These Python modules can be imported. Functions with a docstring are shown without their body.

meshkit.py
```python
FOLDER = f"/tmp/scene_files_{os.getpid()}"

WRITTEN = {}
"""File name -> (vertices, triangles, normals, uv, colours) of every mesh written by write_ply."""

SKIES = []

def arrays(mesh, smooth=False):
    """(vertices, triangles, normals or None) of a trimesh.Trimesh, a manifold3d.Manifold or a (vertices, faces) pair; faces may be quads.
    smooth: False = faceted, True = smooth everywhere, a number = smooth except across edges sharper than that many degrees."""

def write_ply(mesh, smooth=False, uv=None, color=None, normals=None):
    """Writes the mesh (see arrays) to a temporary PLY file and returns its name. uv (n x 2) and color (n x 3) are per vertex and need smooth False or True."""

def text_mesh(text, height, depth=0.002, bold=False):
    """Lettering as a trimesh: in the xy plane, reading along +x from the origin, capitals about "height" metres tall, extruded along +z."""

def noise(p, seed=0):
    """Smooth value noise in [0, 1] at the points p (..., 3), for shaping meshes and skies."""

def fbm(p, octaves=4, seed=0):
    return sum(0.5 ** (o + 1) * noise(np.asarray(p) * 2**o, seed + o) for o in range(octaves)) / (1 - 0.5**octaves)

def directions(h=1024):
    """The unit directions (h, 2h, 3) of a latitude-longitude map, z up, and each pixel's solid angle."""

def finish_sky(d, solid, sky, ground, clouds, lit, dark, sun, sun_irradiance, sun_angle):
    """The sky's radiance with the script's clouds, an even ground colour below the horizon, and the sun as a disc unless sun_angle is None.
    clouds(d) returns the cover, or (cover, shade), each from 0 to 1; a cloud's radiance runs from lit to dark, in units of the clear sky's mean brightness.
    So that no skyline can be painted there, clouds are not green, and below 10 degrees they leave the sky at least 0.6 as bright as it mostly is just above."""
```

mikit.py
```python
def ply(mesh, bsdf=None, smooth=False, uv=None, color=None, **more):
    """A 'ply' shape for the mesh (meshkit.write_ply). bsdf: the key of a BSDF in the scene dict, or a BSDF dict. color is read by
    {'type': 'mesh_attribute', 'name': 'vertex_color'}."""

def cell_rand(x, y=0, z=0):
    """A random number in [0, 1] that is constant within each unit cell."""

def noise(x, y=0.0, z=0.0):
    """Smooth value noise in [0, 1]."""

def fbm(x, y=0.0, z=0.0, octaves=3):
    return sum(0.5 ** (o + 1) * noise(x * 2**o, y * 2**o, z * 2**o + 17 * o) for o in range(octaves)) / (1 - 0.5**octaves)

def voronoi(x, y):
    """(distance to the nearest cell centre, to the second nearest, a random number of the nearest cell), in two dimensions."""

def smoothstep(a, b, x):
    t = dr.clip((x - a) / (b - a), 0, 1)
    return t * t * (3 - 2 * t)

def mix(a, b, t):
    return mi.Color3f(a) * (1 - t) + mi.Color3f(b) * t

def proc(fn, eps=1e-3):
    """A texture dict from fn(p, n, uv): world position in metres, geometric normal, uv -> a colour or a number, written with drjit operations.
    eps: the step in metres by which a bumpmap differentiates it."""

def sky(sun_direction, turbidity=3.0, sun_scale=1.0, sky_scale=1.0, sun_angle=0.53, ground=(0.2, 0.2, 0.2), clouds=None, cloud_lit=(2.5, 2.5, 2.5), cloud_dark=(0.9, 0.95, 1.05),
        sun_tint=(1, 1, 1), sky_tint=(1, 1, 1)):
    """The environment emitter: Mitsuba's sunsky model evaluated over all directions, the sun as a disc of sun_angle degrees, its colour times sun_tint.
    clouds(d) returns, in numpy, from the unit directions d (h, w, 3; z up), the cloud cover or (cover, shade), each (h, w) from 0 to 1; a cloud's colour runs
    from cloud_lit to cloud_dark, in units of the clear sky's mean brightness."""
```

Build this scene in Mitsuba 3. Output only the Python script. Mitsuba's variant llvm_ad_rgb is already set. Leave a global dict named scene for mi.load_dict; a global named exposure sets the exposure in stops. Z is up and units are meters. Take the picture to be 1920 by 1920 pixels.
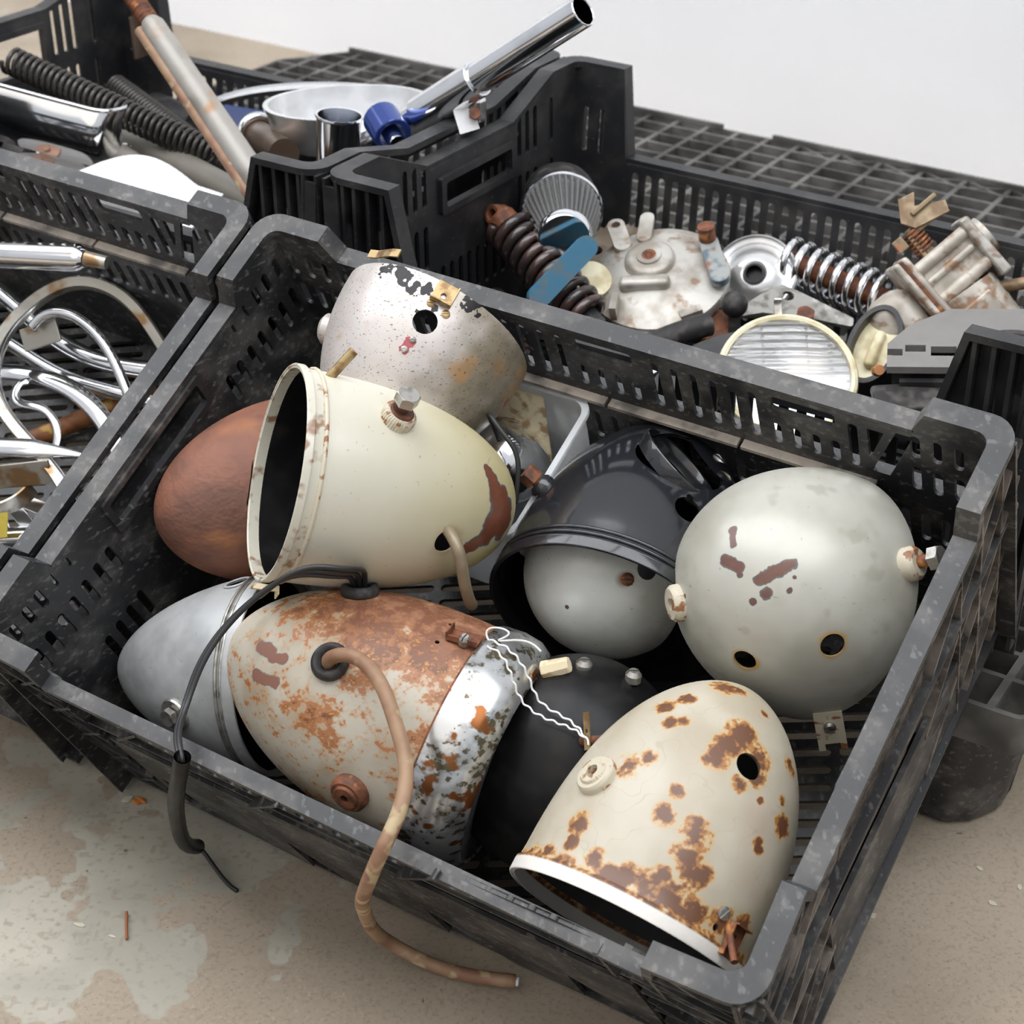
import math, random
import numpy as np, trimesh, shapely
from shapely.geometry import Polygon, LineString, Point, box as sbox
from shapely.ops import unary_union
from shapely import affinity
import manifold3d as m3
import drjit as dr
import mitsuba as mi
import mikit, meshkit

# ---------------------------------------------------------------- camera, sky, exposure
T = mi.ScalarTransform4f
CAM = np.array([0.0, 0.0, 0.925])
FWD = np.array([0.0, 0.86344, -0.50445]); UP = np.array([-0.02226, 0.50432, 0.86323])
scene = {}
labels = {}
scene['camera'] = {'type': 'thinlens', 'fov': 30.66, 'fov_axis': 'x', 'aperture_radius': 0.0024, 'focus_distance': 1.27, 'near_clip': 0.05, 'far_clip': 50.0,
                   'to_world': T().look_at(origin=CAM.tolist(), target=(CAM + FWD).tolist(), up=UP.tolist())}
exposure = 3.46
# soft grey daylight from all around above, plus a row of ceiling lamps (built below)
scene['sky'] = mikit.sky((-0.42, -0.62, 0.66), turbidity=4.0, sun_scale=0.025, sky_scale=1.0, sun_angle=50, ground=(0.22, 0.215, 0.21), sun_tint=(0.93, 0.98, 1.08),
                         clouds=lambda d: (np.ones(d.shape[:2]), np.clip(1.0 - d[..., 2], 0, 1)), cloud_lit=(0.74, 0.76, 0.79), cloud_dark=(0.46, 0.475, 0.50))
LAMP = 0.38

# ---------------------------------------------------------------- frames
RA = np.array([[0.85112, 0.46095, -0.25125], [-0.52485, 0.73637, -0.42697], [-0.0118, 0.49527, 0.86866]])   # tilted front crates
TA = np.array([-0.37292, 1.06152, 0.18536])
RC = np.array([[0.85772, 0.51411, 0.0], [-0.51411, 0.85772, 0.0], [0, 0, 1.0]])                              # pallet and the crates flat on it
TC = np.array([-0.15859, 1.41644, 0.0])
def A(p): return np.asarray(p, float) @ RA.T + TA
def C(p): return np.asarray(p, float) @ RC.T + TC
def W(p): return np.asarray(p, float)
def unit(v): v = np.asarray(v, float); return v / np.linalg.norm(v)
def lin(r, g, b): return [((c / 255 + 0.055) / 1.055) ** 2.4 if c > 10 else c / 255 / 12.92 for c in (r, g, b)]

# ---------------------------------------------------------------- mesh helpers
def cat(ms):
    ms = [m for m in ms if m is not None and len(m.faces)]
    return trimesh.util.concatenate(ms) if len(ms) > 1 else ms[0]
def tm(v, f): return trimesh.Trimesh(np.asarray(v, float), np.asarray(f), process=False)
def mapv(mesh, fn):
    return tm(fn(np.array(mesh.vertices)), mesh.faces)
def bx(x0, x1, y0, y1, z0, z1):
    m = trimesh.creation.box((abs(x1 - x0), abs(y1 - y0), abs(z1 - z0))); m.apply_translation(((x0 + x1) / 2, (y0 + y1) / 2, (z0 + z1) / 2)); return m
def rbox(sx, sy, sz, r, n=3):
    """box with rounded edges, centred"""
    s = m3.Manifold.sphere(r, 4 * n); pts = [s.translate((a * (sx / 2 - r), b * (sy / 2 - r), c * (sz / 2 - r))) for a in (-1, 1) for b in (-1, 1) for c in (-1, 1)]
    return man2tm(m3.Manifold.batch_hull(pts))
def man2tm(m):
    q = m.to_mesh(); return tm(q.vert_properties[:, :3], q.tri_verts)
def tm2man(t):
    t = trimesh.Trimesh(t.vertices, t.faces, process=True); return m3.Manifold(m3.Mesh(np.asarray(t.vertices, np.float32), np.asarray(t.faces, np.uint32)))
def extr(poly, h, z0=0.0):
    out = []
    for g in getattr(poly, 'geoms', [poly]):
        if g.is_empty or g.geom_type != 'Polygon': continue
        m = trimesh.creation.extrude_polygon(g, h, engine='earcut'); m.apply_translation((0, 0, z0)); out.append(m)
    return cat(out)
def basis(a):
    a = unit(a); h = np.array([0.3, 0.2, 0.93]) if abs(a @ unit([0.3, 0.2, 0.93])) < 0.95 else np.array([1.0, 0, 0])
    u = unit(np.cross(a, h)); return u, np.cross(a, u), a
def lathe(prof, c, a, n=64, closed=True, u0=None, mod=None):
    """prof: (s along a, r) ; closed profile -> solid of revolution"""
    u, v, a = basis(a)
    if u0 is not None:
        u = unit(np.asarray(u0, float) - (np.asarray(u0, float) @ a) * a); v = np.cross(a, u)
    prof = np.asarray(prof, float); k = len(prof); th = np.arange(n) * 2 * np.pi / n
    r = np.repeat(prof[:, 1:2], n, 1)
    if mod is not None: r = mod(r, th[None, :], prof[:, :1])
    P = np.asarray(c, float) + prof[:, 0][:, None, None] * a + r[..., None] * (np.cos(th)[None, :, None] * u + np.sin(th)[None, :, None] * v)
    i, j = np.meshgrid(np.arange(k if closed else k - 1), np.arange(n), indexing='ij'); i2 = (i + 1) % k; j2 = (j + 1) % n
    q = np.stack([i * n + j, i * n + j2, i2 * n + j2, i2 * n + j], -1).reshape(-1, 4)
    m = tm(P.reshape(-1, 3), np.vstack([q[:, [0, 1, 2]], q[:, [0, 2, 3]]]))
    if closed:
        m = trimesh.Trimesh(m.vertices, m.faces, process=True); m.update_faces(m.nondegenerate_faces()); m.remove_unreferenced_vertices()
        if m.volume < 0: m.invert()
    return tm(m.vertices, m.faces)
def cyl(p0, p1, r, n=24, r2=None):
    p0 = W(p0); p1 = W(p1); h = np.linalg.norm(p1 - p0)
    return lathe([(0, 0), (0, r), (h, r if r2 is None else r2), (h, 0)], p0, p1 - p0, n)
def pipe(p0, p1, r, ri, n=32):
    p0 = W(p0); p1 = W(p1); h = np.linalg.norm(p1 - p0); b = min(0.0008, (r - ri) / 3)
    return lathe([(b, ri), (0, ri + b), (0, r - b), (b, r), (h - b, r), (h, r - b), (h, ri + b), (h - b, ri)], p0, p1 - p0, n)
def spline(P, n=80):
    from scipy.interpolate import CubicSpline
    P = W(P); d = np.r_[0, np.cumsum(np.linalg.norm(np.diff(P, axis=0), axis=1))]
    return CubicSpline(d, P)(np.linspace(0, d[-1], n))
def tube(P, r, n=12, caps=True, closed=False, section=None, up=None):
    """sweep a circle (or a closed 2-D section) along the points"""
    P = W(P); k = len(P); r = np.broadcast_to(r, (k,))
    t = np.gradient(P, axis=0) if not closed else np.roll(P, -1, 0) - np.roll(P, 1, 0); t /= np.linalg.norm(t, axis=1, keepdims=True)
    u = np.zeros_like(P)
    if up is not None:
        for i in range(k): u[i] = unit(np.cross(t[i], up))
    else:
        u[0] = basis(t[0])[0]
        for i in range(1, k): u[i] = unit(u[i - 1] - (u[i - 1] @ t[i]) * t[i])
        if closed:
            w = basis(t[0]); un = unit(u[-1] - (u[-1] @ t[0]) * t[0]); ang = math.atan2(np.cross(un, u[0]) @ t[0], un @ u[0])
            for i in range(k):
                b = np.cross(t[i], u[i]); g = ang * i / k; u[i] = math.cos(g) * u[i] + math.sin(g) * b
    v = np.cross(t, u)
    if section is None:
        th = np.arange(n) * 2 * np.pi / n; S = np.stack([np.cos(th), np.sin(th)], 1)
    else: S = np.asarray(section, float); n = len(S)
    V = P[:, None] + r[:, None, None] * (S[None, :, :1] * u[:, None] + S[None, :, 1:] * v[:, None])
    kk = k if closed else k - 1
    i, j = np.meshgrid(np.arange(kk), np.arange(n), indexing='ij'); i2 = (i + 1) % k; j2 = (j + 1) % n
    q = np.stack([i * n + j, i * n + j2, i2 * n + j2, i2 * n + j], -1).reshape(-1, 4)
    F = np.vstack([q[:, [0, 1, 2]], q[:, [0, 2, 3]]]); V = V.reshape(-1, 3)
    if caps and not closed:
        V = np.vstack([V, P[0], P[-1]]); c0 = k * n; e = (k - 1) * n
        F = np.vstack([F, [(c0, (j + 1) % n, j) for j in range(n)], [(c0 + 1, e + j, e + (j + 1) % n) for j in range(n)]])
    m = tm(V, F)
    return m if m.volume > 0 else tm(V, F[:, ::-1])
def coil(p0, p1, R, r, turns, n=10, seg=22, R2=None, flat=0.0):
    u, v, a = basis(W(p1) - W(p0)); h = np.linalg.norm(W(p1) - W(p0)); k = int(turns * seg); s = np.linspace(0, 1, k)
    th = s * turns * 2 * np.pi; Rr = R if R2 is None else R + (R2 - R) * s
    P = W(p0) + (s * h)[:, None] * a + (Rr * np.cos(th))[:, None] * u + (Rr * np.sin(th))[:, None] * v
    return tube(P, r, n)
def hexbolt(c, a, across, h, chamfer=0.12):
    u, v, a = basis(a); R = across / math.sqrt(3)
    hexa = m3.CrossSection([[(R * math.cos(k * math.pi / 3), R * math.sin(k * math.pi / 3)) for k in range(6)]]).extrude(h)
    con = tm2man(lathe([(-0.001, 0), (-0.001, R * 1.1), (h * (1 - 2 * chamfer), R * 1.1), (h, R * 0.86), (h, 0)], (0, 0, 0), (0, 0, 1), 32))
    m = man2tm(hexa ^ con); M = np.stack([u, v, a], 1)
    return mapv(m, lambda p: p @ M.T + W(c))
def orient(mesh, c, x, z):
    """mesh built in local axes: local x -> x, local z -> z, then moved to c"""
    z = unit(z); x = unit(W(x) - (W(x) @ z) * z); y = np.cross(z, x); M = np.stack([x, y, z], 1)
    return mapv(mesh, lambda p: p @ M.T + W(c))
def put(key, mesh, bsdf, smooth=35, fr=None):
    if fr is not None: mesh = mapv(mesh, fr)
    scene[key] = mikit.ply(mesh, bsdf, smooth=smooth); return key
def lab(key, text, cat_=None, group=None, kind=None):
    d = {'label': text}
    if cat_: d['category'] = cat_
    if group: d['group'] = group
    if kind: d['kind'] = kind
    labels[key] = d
def num(base, k): return base if k == 0 else f'{base}_{k:03d}'

# ---------------------------------------------------------------- materials
noise, fbm, smst, mix = mikit.noise, mikit.fbm, mikit.smoothstep, mikit.mix
def P_(fn, eps=1e-3): return mikit.proc(fn, eps)
def rgb(c): return {'type': 'rgb', 'value': [float(x) for x in c]}
def pr(key, color, rough=0.5, metal=0.0, spec=0.5, coat=0.0, coat_gloss=0.8, two=True, **kw):
    d = {'type': 'principled', 'base_color': color if isinstance(color, dict) else rgb(color), 'roughness': rough, 'metallic': metal, 'specular': spec, **kw}
    if coat: d['clearcoat'] = coat; d['clearcoat_gloss'] = coat_gloss
    scene[key] = {'type': 'twosided', 'bsdf': d} if two else d
def near(p, c, r):
    """1 at the world point c, 0 beyond r"""
    return dr.clip(1 - dr.norm(p - mi.Point3f(*[float(x) for x in c])) / r, 0, 1)
def f3(p, s, o=3, off=0.0): return fbm(p.x * s + off, p.y * s + 3.7 + off, p.z * s + 9.1, o)

def black_dusty(p, n, uv):
    d = smst(0.40, 0.75, f3(p, 34, 4)); g = smst(0.50, 0.80, f3(p, 210, 3, 5.0)); sc = smst(0.62, 0.78, fbm(p.x * 260, p.y * 60 + p.z * 70, p.z * 260 + 4.0, 3))
    c = mix((0.017, 0.0175, 0.019), (0.075, 0.072, 0.068), d * 0.75)
    c = mix(c, (0.17, 0.16, 0.145), g * d * 0.55); c = mix(c, (0.20, 0.195, 0.19), sc * 0.35)
    return mix(c, (0.26, 0.25, 0.235), smst(0.9, 1.0, noise(p.x * 600, p.y * 380, p.z * 600)) * 0.4)
pr('m_crate', P_(black_dusty), 0.42, 0, 0.55)
pr('m_crate_brown', P_(lambda p, n, uv: mix(mix((0.035, 0.033, 0.031), (0.16, 0.135, 0.115), smst(0.3, 0.7, f3(p, 45, 4, 2.0))), (0.24, 0.21, 0.18), smst(0.55, 0.8, f3(p, 200, 3, 5.0)) * 0.5)), 0.6, 0, 0.4)
def black_plain(p, n, uv):
    return mix(mix((0.012, 0.0125, 0.014), (0.035, 0.034, 0.033), smst(0.4, 0.8, f3(p, 30, 4, 1.0))), (0.12, 0.115, 0.11), smst(0.9, 0.95, noise(p.x * 330, p.y * 330, p.z * 330)) * 0.3)
pr('m_ledge', P_(lambda p, n, uv: mix((0.10, 0.09, 0.08), (0.34, 0.295, 0.245), smst(0.25, 0.65, f3(p, 60, 4, 3.0)))), 0.6)
pr('m_crate_back', P_(black_plain), 0.45, 0, 0.5)
pr('m_pallet', P_(lambda p, n, uv: mix((0.05, 0.048, 0.045), (0.15, 0.145, 0.135), smst(0.3, 0.8, f3(p, 26, 4, 7.0)))), 0.6, 0, 0.4)
def concrete(p, n, uv):
    base = mix(mix(lin(166, 153, 136), lin(145, 133, 117), smst(0.3, 0.7, f3(p, 7, 4))), lin(122, 111, 98), smst(0.45, 0.85, fbm(p.x * 420, p.y * 420, 0.7, 3)) * 0.5)
    base = mix(base, lin(106, 98, 89), smst(0.68, 0.9, noise(p.x * 700, p.y * 700, 1.5)) * 0.5)
    base = mix(base, lin(176, 162, 147), smst(0.6, 0.9, noise(p.x * 560, p.y * 560, 4.5)) * 0.4)
    region = fbm(p.x * 3.2 + 1.3, p.y * 3.2 + 0.55, 0.3, 3)
    edge = fbm(p.x * 26, p.y * 26, 2.2, 4)
    left = smst(0.0, 0.45, near(p, (-0.36, 1.16, 0), 0.34)) * 0.40 + near(p, (-0.10, 1.02, 0), 0.09) * 0.16 + near(p, (-0.36, 0.985, 0), 0.06) * 0.25 + near(p, (-0.225, 0.945, 0), 0.05) * 0.22
    paint = smst(0.56, 0.585, region * 0.26 + edge * 0.66 + left * 0.58 - 0.075)
    pc = mix(mix(lin(174, 170, 156), lin(156, 153, 141), smst(0.35, 0.7, f3(p, 18, 3, 3.0))), lin(136, 129, 116), smst(0.50, 0.85, fbm(p.x * 220, p.y * 220, 5.7, 3)) * 0.6)
    pc = mix(pc, lin(140, 130, 116), smst(0.80, 0.88, noise(p.x * 210, p.y * 210, 8.0)) * 0.5)
    col = mix(base, pc, paint * 0.88)
    return mix(col, lin(60, 55, 50), smst(0.90, 0.95, noise(p.x * 170 + 9, p.y * 170, 3.3)) * 0.6)
pr('m_floor', P_(concrete), 0.75, 0, 0.3)
pr('m_wall', P_(lambda p, n, uv: mix((0.90, 0.915, 0.94), (0.865, 0.88, 0.905), smst(0.35, 0.7, f3(p, 2.2, 3)))), 0.7, 0, 0.3)
pr('m_wall_base', P_(lambda p, n, uv: mix(lin(190, 178, 158), lin(165, 150, 128), smst(0.3, 0.7, noise(p.x * 9, p.y * 9, p.z * 60)))), 0.7, 0, 0.3)

# ---------------------------------------------------------------- setting
FL = bx(-4, 4, -2.5, 4.5, -0.02, 0.0)
put('floor', FL, 'm_floor', False); lab('floor', 'worn concrete floor with flaking pale grey-green paint', kind='structure')
put('wall_back', bx(-3.0, 3.0, 1.345, 1.42, 0.0, 2.6), 'm_wall', False, C); lab('wall_back', 'plain white wall behind the pallet', kind='structure')

scene['m_lamp_white'] = {'type': 'diffuse', 'reflectance': rgb((0.8, 0.8, 0.8))}
for i, lx in enumerate((-2.55, -0.6, 1.35)):
    k = num('ceiling_lamp', i); o = C([lx, -0.55, 2.6])
    fr_ = lambda q, o=o: q @ RC.T + o
    put(k + '__housing', bx(-0.95, 0.95, -0.92, 0.92, 0.002, 0.07), 'm_lamp_white', False, fr_)
    scene[k + '__diffuser'] = {**mikit.ply(mapv(tm([[-0.93, -0.9, 0], [-0.93, 0.9, 0], [0.93, 0.9, 0], [0.93, -0.9, 0]], [[0, 1, 2], [0, 2, 3]]), fr_), 'm_lamp_white'), 'emitter': {'type': 'area', 'radiance': rgb((LAMP * 0.975, LAMP, LAMP * 1.045))}}
    lab(k, 'wide white ceiling lamp panel, ' + ['leftmost', 'middle', 'rightmost'][i] + ' of the row above the crates', 'lamp', 'ceiling lamps')

# ---------------------------------------------------------------- pallet
def pallet():
    x0, x1, y0, y1, zt = -0.745, 0.635, -0.045, 0.98, 0.15
    strips = []
    xs = list(np.arange(0.006, x1, 0.0545)) + list(np.arange(-0.036, x0, -0.042)); ys = np.arange(0.0, y1 - 0.01, 0.034)
    for x in xs: strips.append(sbox(x - 0.003, y0, x + 0.003, y1))
    for y in ys: strips.append(sbox(x0, y - 0.0024, x1, y + 0.0024))
    for i, x in enumerate(sorted(x for x in xs if x > 0.0)):
        strips.append(LineString([(x, y1 - 0.002), (x + 0.0545, y1 - 0.034)]).buffer(0.0022, cap_style=2)); strips.append(LineString([(x, y1 - 0.034), (x + 0.0545, y1 - 0.002)]).buffer(0.0022, cap_style=2))
        strips.append(LineString([(x, 0.83), (x + 0.0545, 0.80)]).buffer(0.0022, cap_style=2)); strips.append(LineString([(x, 0.80), (x + 0.0545, 0.83)]).buffer(0.0022, cap_style=2))
    outline = sbox(x0, y0, x1, y1).difference(Polygon([(x0, y1), (x0 + 0.06, y1), (x0, y1 - 0.09)])).buffer(-0.012).buffer(0.012)
    ring = outline.difference(outline.buffer(-0.005))
    deck = unary_union([s.intersection(outline) for s in strips] + [ring])
    put('plastic_pallet__deck', extr(deck, 0.032, zt - 0.032), 'm_pallet', False, C)
    lip = [bx(x0 + 0.06, -0.10, y1 - 0.006, y1, zt, zt + 0.006), bx(-0.03, x1, y1 - 0.006, y1, zt, zt + 0.006), bx(x0 + 0.2, -0.25, y1 - 0.006, y1, zt, zt + 0.004)]
    put('plastic_pallet__lip', cat(lip), 'm_pallet', False, C)
    k = 0
    for fx in (-0.66, -0.05, 0.565):
        for fy in (0.055, 0.47, 0.90):
            prof = [(0, 0), (0, 0.046), (0.004, 0.05), (0.02, 0.052), (0.118, 0.064), (0.118, 0.060), (0.02, 0.048), (0.006, 0)]
            m = lathe(prof, (0, 0, 0), (0, 0, 1), 48, mod=lambda r, th, s: r * (1 + 0.012 * np.sign(np.sin(th * 12))))
            m = mapv(m, lambda p: p * np.array([0.85, 1.1, 1]) + np.array([fx, fy, 0.0005])); put(num('plastic_pallet__foot', k), m, 'm_crate', 40, C); k += 1
pallet()
lab('plastic_pallet', 'black plastic grid pallet on round feet, carrying the crates in front of the white wall', 'pallet')

# ---------------------------------------------------------------- crates
def slot(u, z0, z1, w=0.0068, lean=0.0):
    r = w / 2; return LineString([(u, z0 + r), (u + lean, z1 - r)]).buffer(r, quad_segs=4)
def rslot(u0, u1, z0, z1, r=0.003): return sbox(u0 + r, z0 + r, u1 - r, z1 - r).buffer(r, quad_segs=3)
def wall_map(which, Wd, D, H, draft):
    def f(p):
        u, z, t = p[:, 0], p[:, 1], p[:, 2]; d = t + draft * np.clip(-z, 0, None) / H
        if which == 'front': return np.stack([u, d, z], 1)
        if which == 'back': return np.stack([u, D - d, z], 1)
        if which == 'left': return np.stack([d, u, z], 1)
        return np.stack([Wd - d, u, z], 1)
    return f
FLIP = {'front': True, 'back': False, 'left': False, 'right': True}
def wpart(poly, t0, t1, which, Wd, D, H, draft):
    m = extr(poly, t1 - t0, t0); m = mapv(m, wall_map(which, Wd, D, H, draft))
    return m if m.volume > 0 else tm(m.vertices, m.faces[:, ::-1])
def stepped(L, s, p, dip, slope, H):
    """wall outline: posts of length s and height p at both ends, middle at dip, slope = run of the shoulders"""
    return Polygon([(0.0, -H), (L, -H), (L, p), (L - s, p), (L - s - slope, dip), (s + slope, dip), (s, p), (0, p)])
def rim_ring(Wd, D, specs, p, w, th, ro=0.02, ri=0.010, wfront=None):
    """rim flange; specs[wall] = (s, dip, slope)"""
    ring = sbox(0, 0, Wd, D).buffer(-ro).buffer(ro, quad_segs=6); ring = ring.difference(sbox(w, w, Wd - w, D - w).buffer(-ri).buffer(ri, quad_segs=5))
    out = []
    sl, sr, sf, sb = (specs[k] for k in ('left', 'right', 'front', 'back'))
    corner = [sbox(-1, -1, sf[0], sl[0]), sbox(Wd - sf[0], -1, 9, sr[0]), sbox(Wd - sb[0], D - sr[0], 9, 9), sbox(-1, D - sl[0], sb[0], 9)]
    for c in corner: out.append(extr(ring.intersection(c), th, p - th))
    for k, (s, dip, slope) in specs.items():
        L = Wd if k in ('front', 'back') else D
        def P3(u, z, t): return wall_map(k, Wd, D, 1, 0)(np.array([[u, z, t]]))[0]
        path = [(s, p), (s + slope, dip), (L - s - slope, dip), (L - s, p)]
        for (a, b) in zip(path[:-1], path[1:]):
            if abs(a[1] - b[1]) < 1e-6:
                q = Polygon([(a[0] - 0.0005, a[1] - th), (b[0] + 0.0005, b[1] - th), (b[0] + 0.0005, b[1]), (a[0] - 0.0005, a[1])])
            else:
                n = np.array([-(b[1] - a[1]), b[0] - a[0]]); n = n / np.linalg.norm(n) * th
                q = Polygon([a, b, (b[0] - n[0], b[1] - n[1]), (a[0] - n[0], a[1] - n[1])])
            out.append(wpart(q, 0.0, wfront if wfront and k == 'front' else w, k, Wd, D, 1, 0))
    return cat(out)
def slotted_floor(Wd, D, z, th, ang, L=0.05, pitch=0.0135, inset=0.02, herring=True):
    base = sbox(inset, inset, Wd - inset, D - inset); holes = []
    ca, sa = math.cos(ang), math.sin(ang)
    for i in range(-60, 61):
        for j in range(-30, 31):
            x = Wd / 2 + i * pitch * -sa + (j * (L + 0.012)) * ca + 0.0; y = D / 2 + i * pitch * ca + (j * (L + 0.012)) * sa
            if not (inset + 0.012 < x < Wd - inset - 0.012 and inset + 0.012 < y < D - inset - 0.012): continue
            a2 = ang if (abs(x - Wd / 2) < 0.235 and D * 0.10 < y < D * 0.9) else ang + math.pi / 2 if herring else ang
            holes.append(LineString([(x - L / 2 * ca, y - L / 2 * sa), (x + L / 2 * ca, y + L / 2 * sa)]).buffer(0.0033, quad_segs=3))
    hol = unary_union(holes).intersection(base.buffer(-0.008))
    return extr(base.difference(hol), th, z)
def ribs(u0, u1, z0, z1, step, kinds, w=0.0012):
    reg = sbox(u0, z0, u1, z1); L = []
    if 'v' in kinds: L += [LineString([(u, z0 - 1), (u, z1 + 1)]) for u in np.arange(u0, u1 + 1e-6, step)]
    if 'h' in kinds: L += [LineString([(u0 - 1, z), (u1 + 1, z)]) for z in np.arange(z0, z1 + 1e-6, step)]
    for s, k in ((1, '/'), (-1, '\\')):
        if k in kinds: L += [LineString([(u - 1, z0 - s * 1.0 * 1.0), (u + 1, z0 + s * 1.0)]) for u in np.arange(u0 - 1, u1 + 1, step * 1.25)]
    return unary_union([l.buffer(w, cap_style=2).intersection(reg) for l in L])

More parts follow.
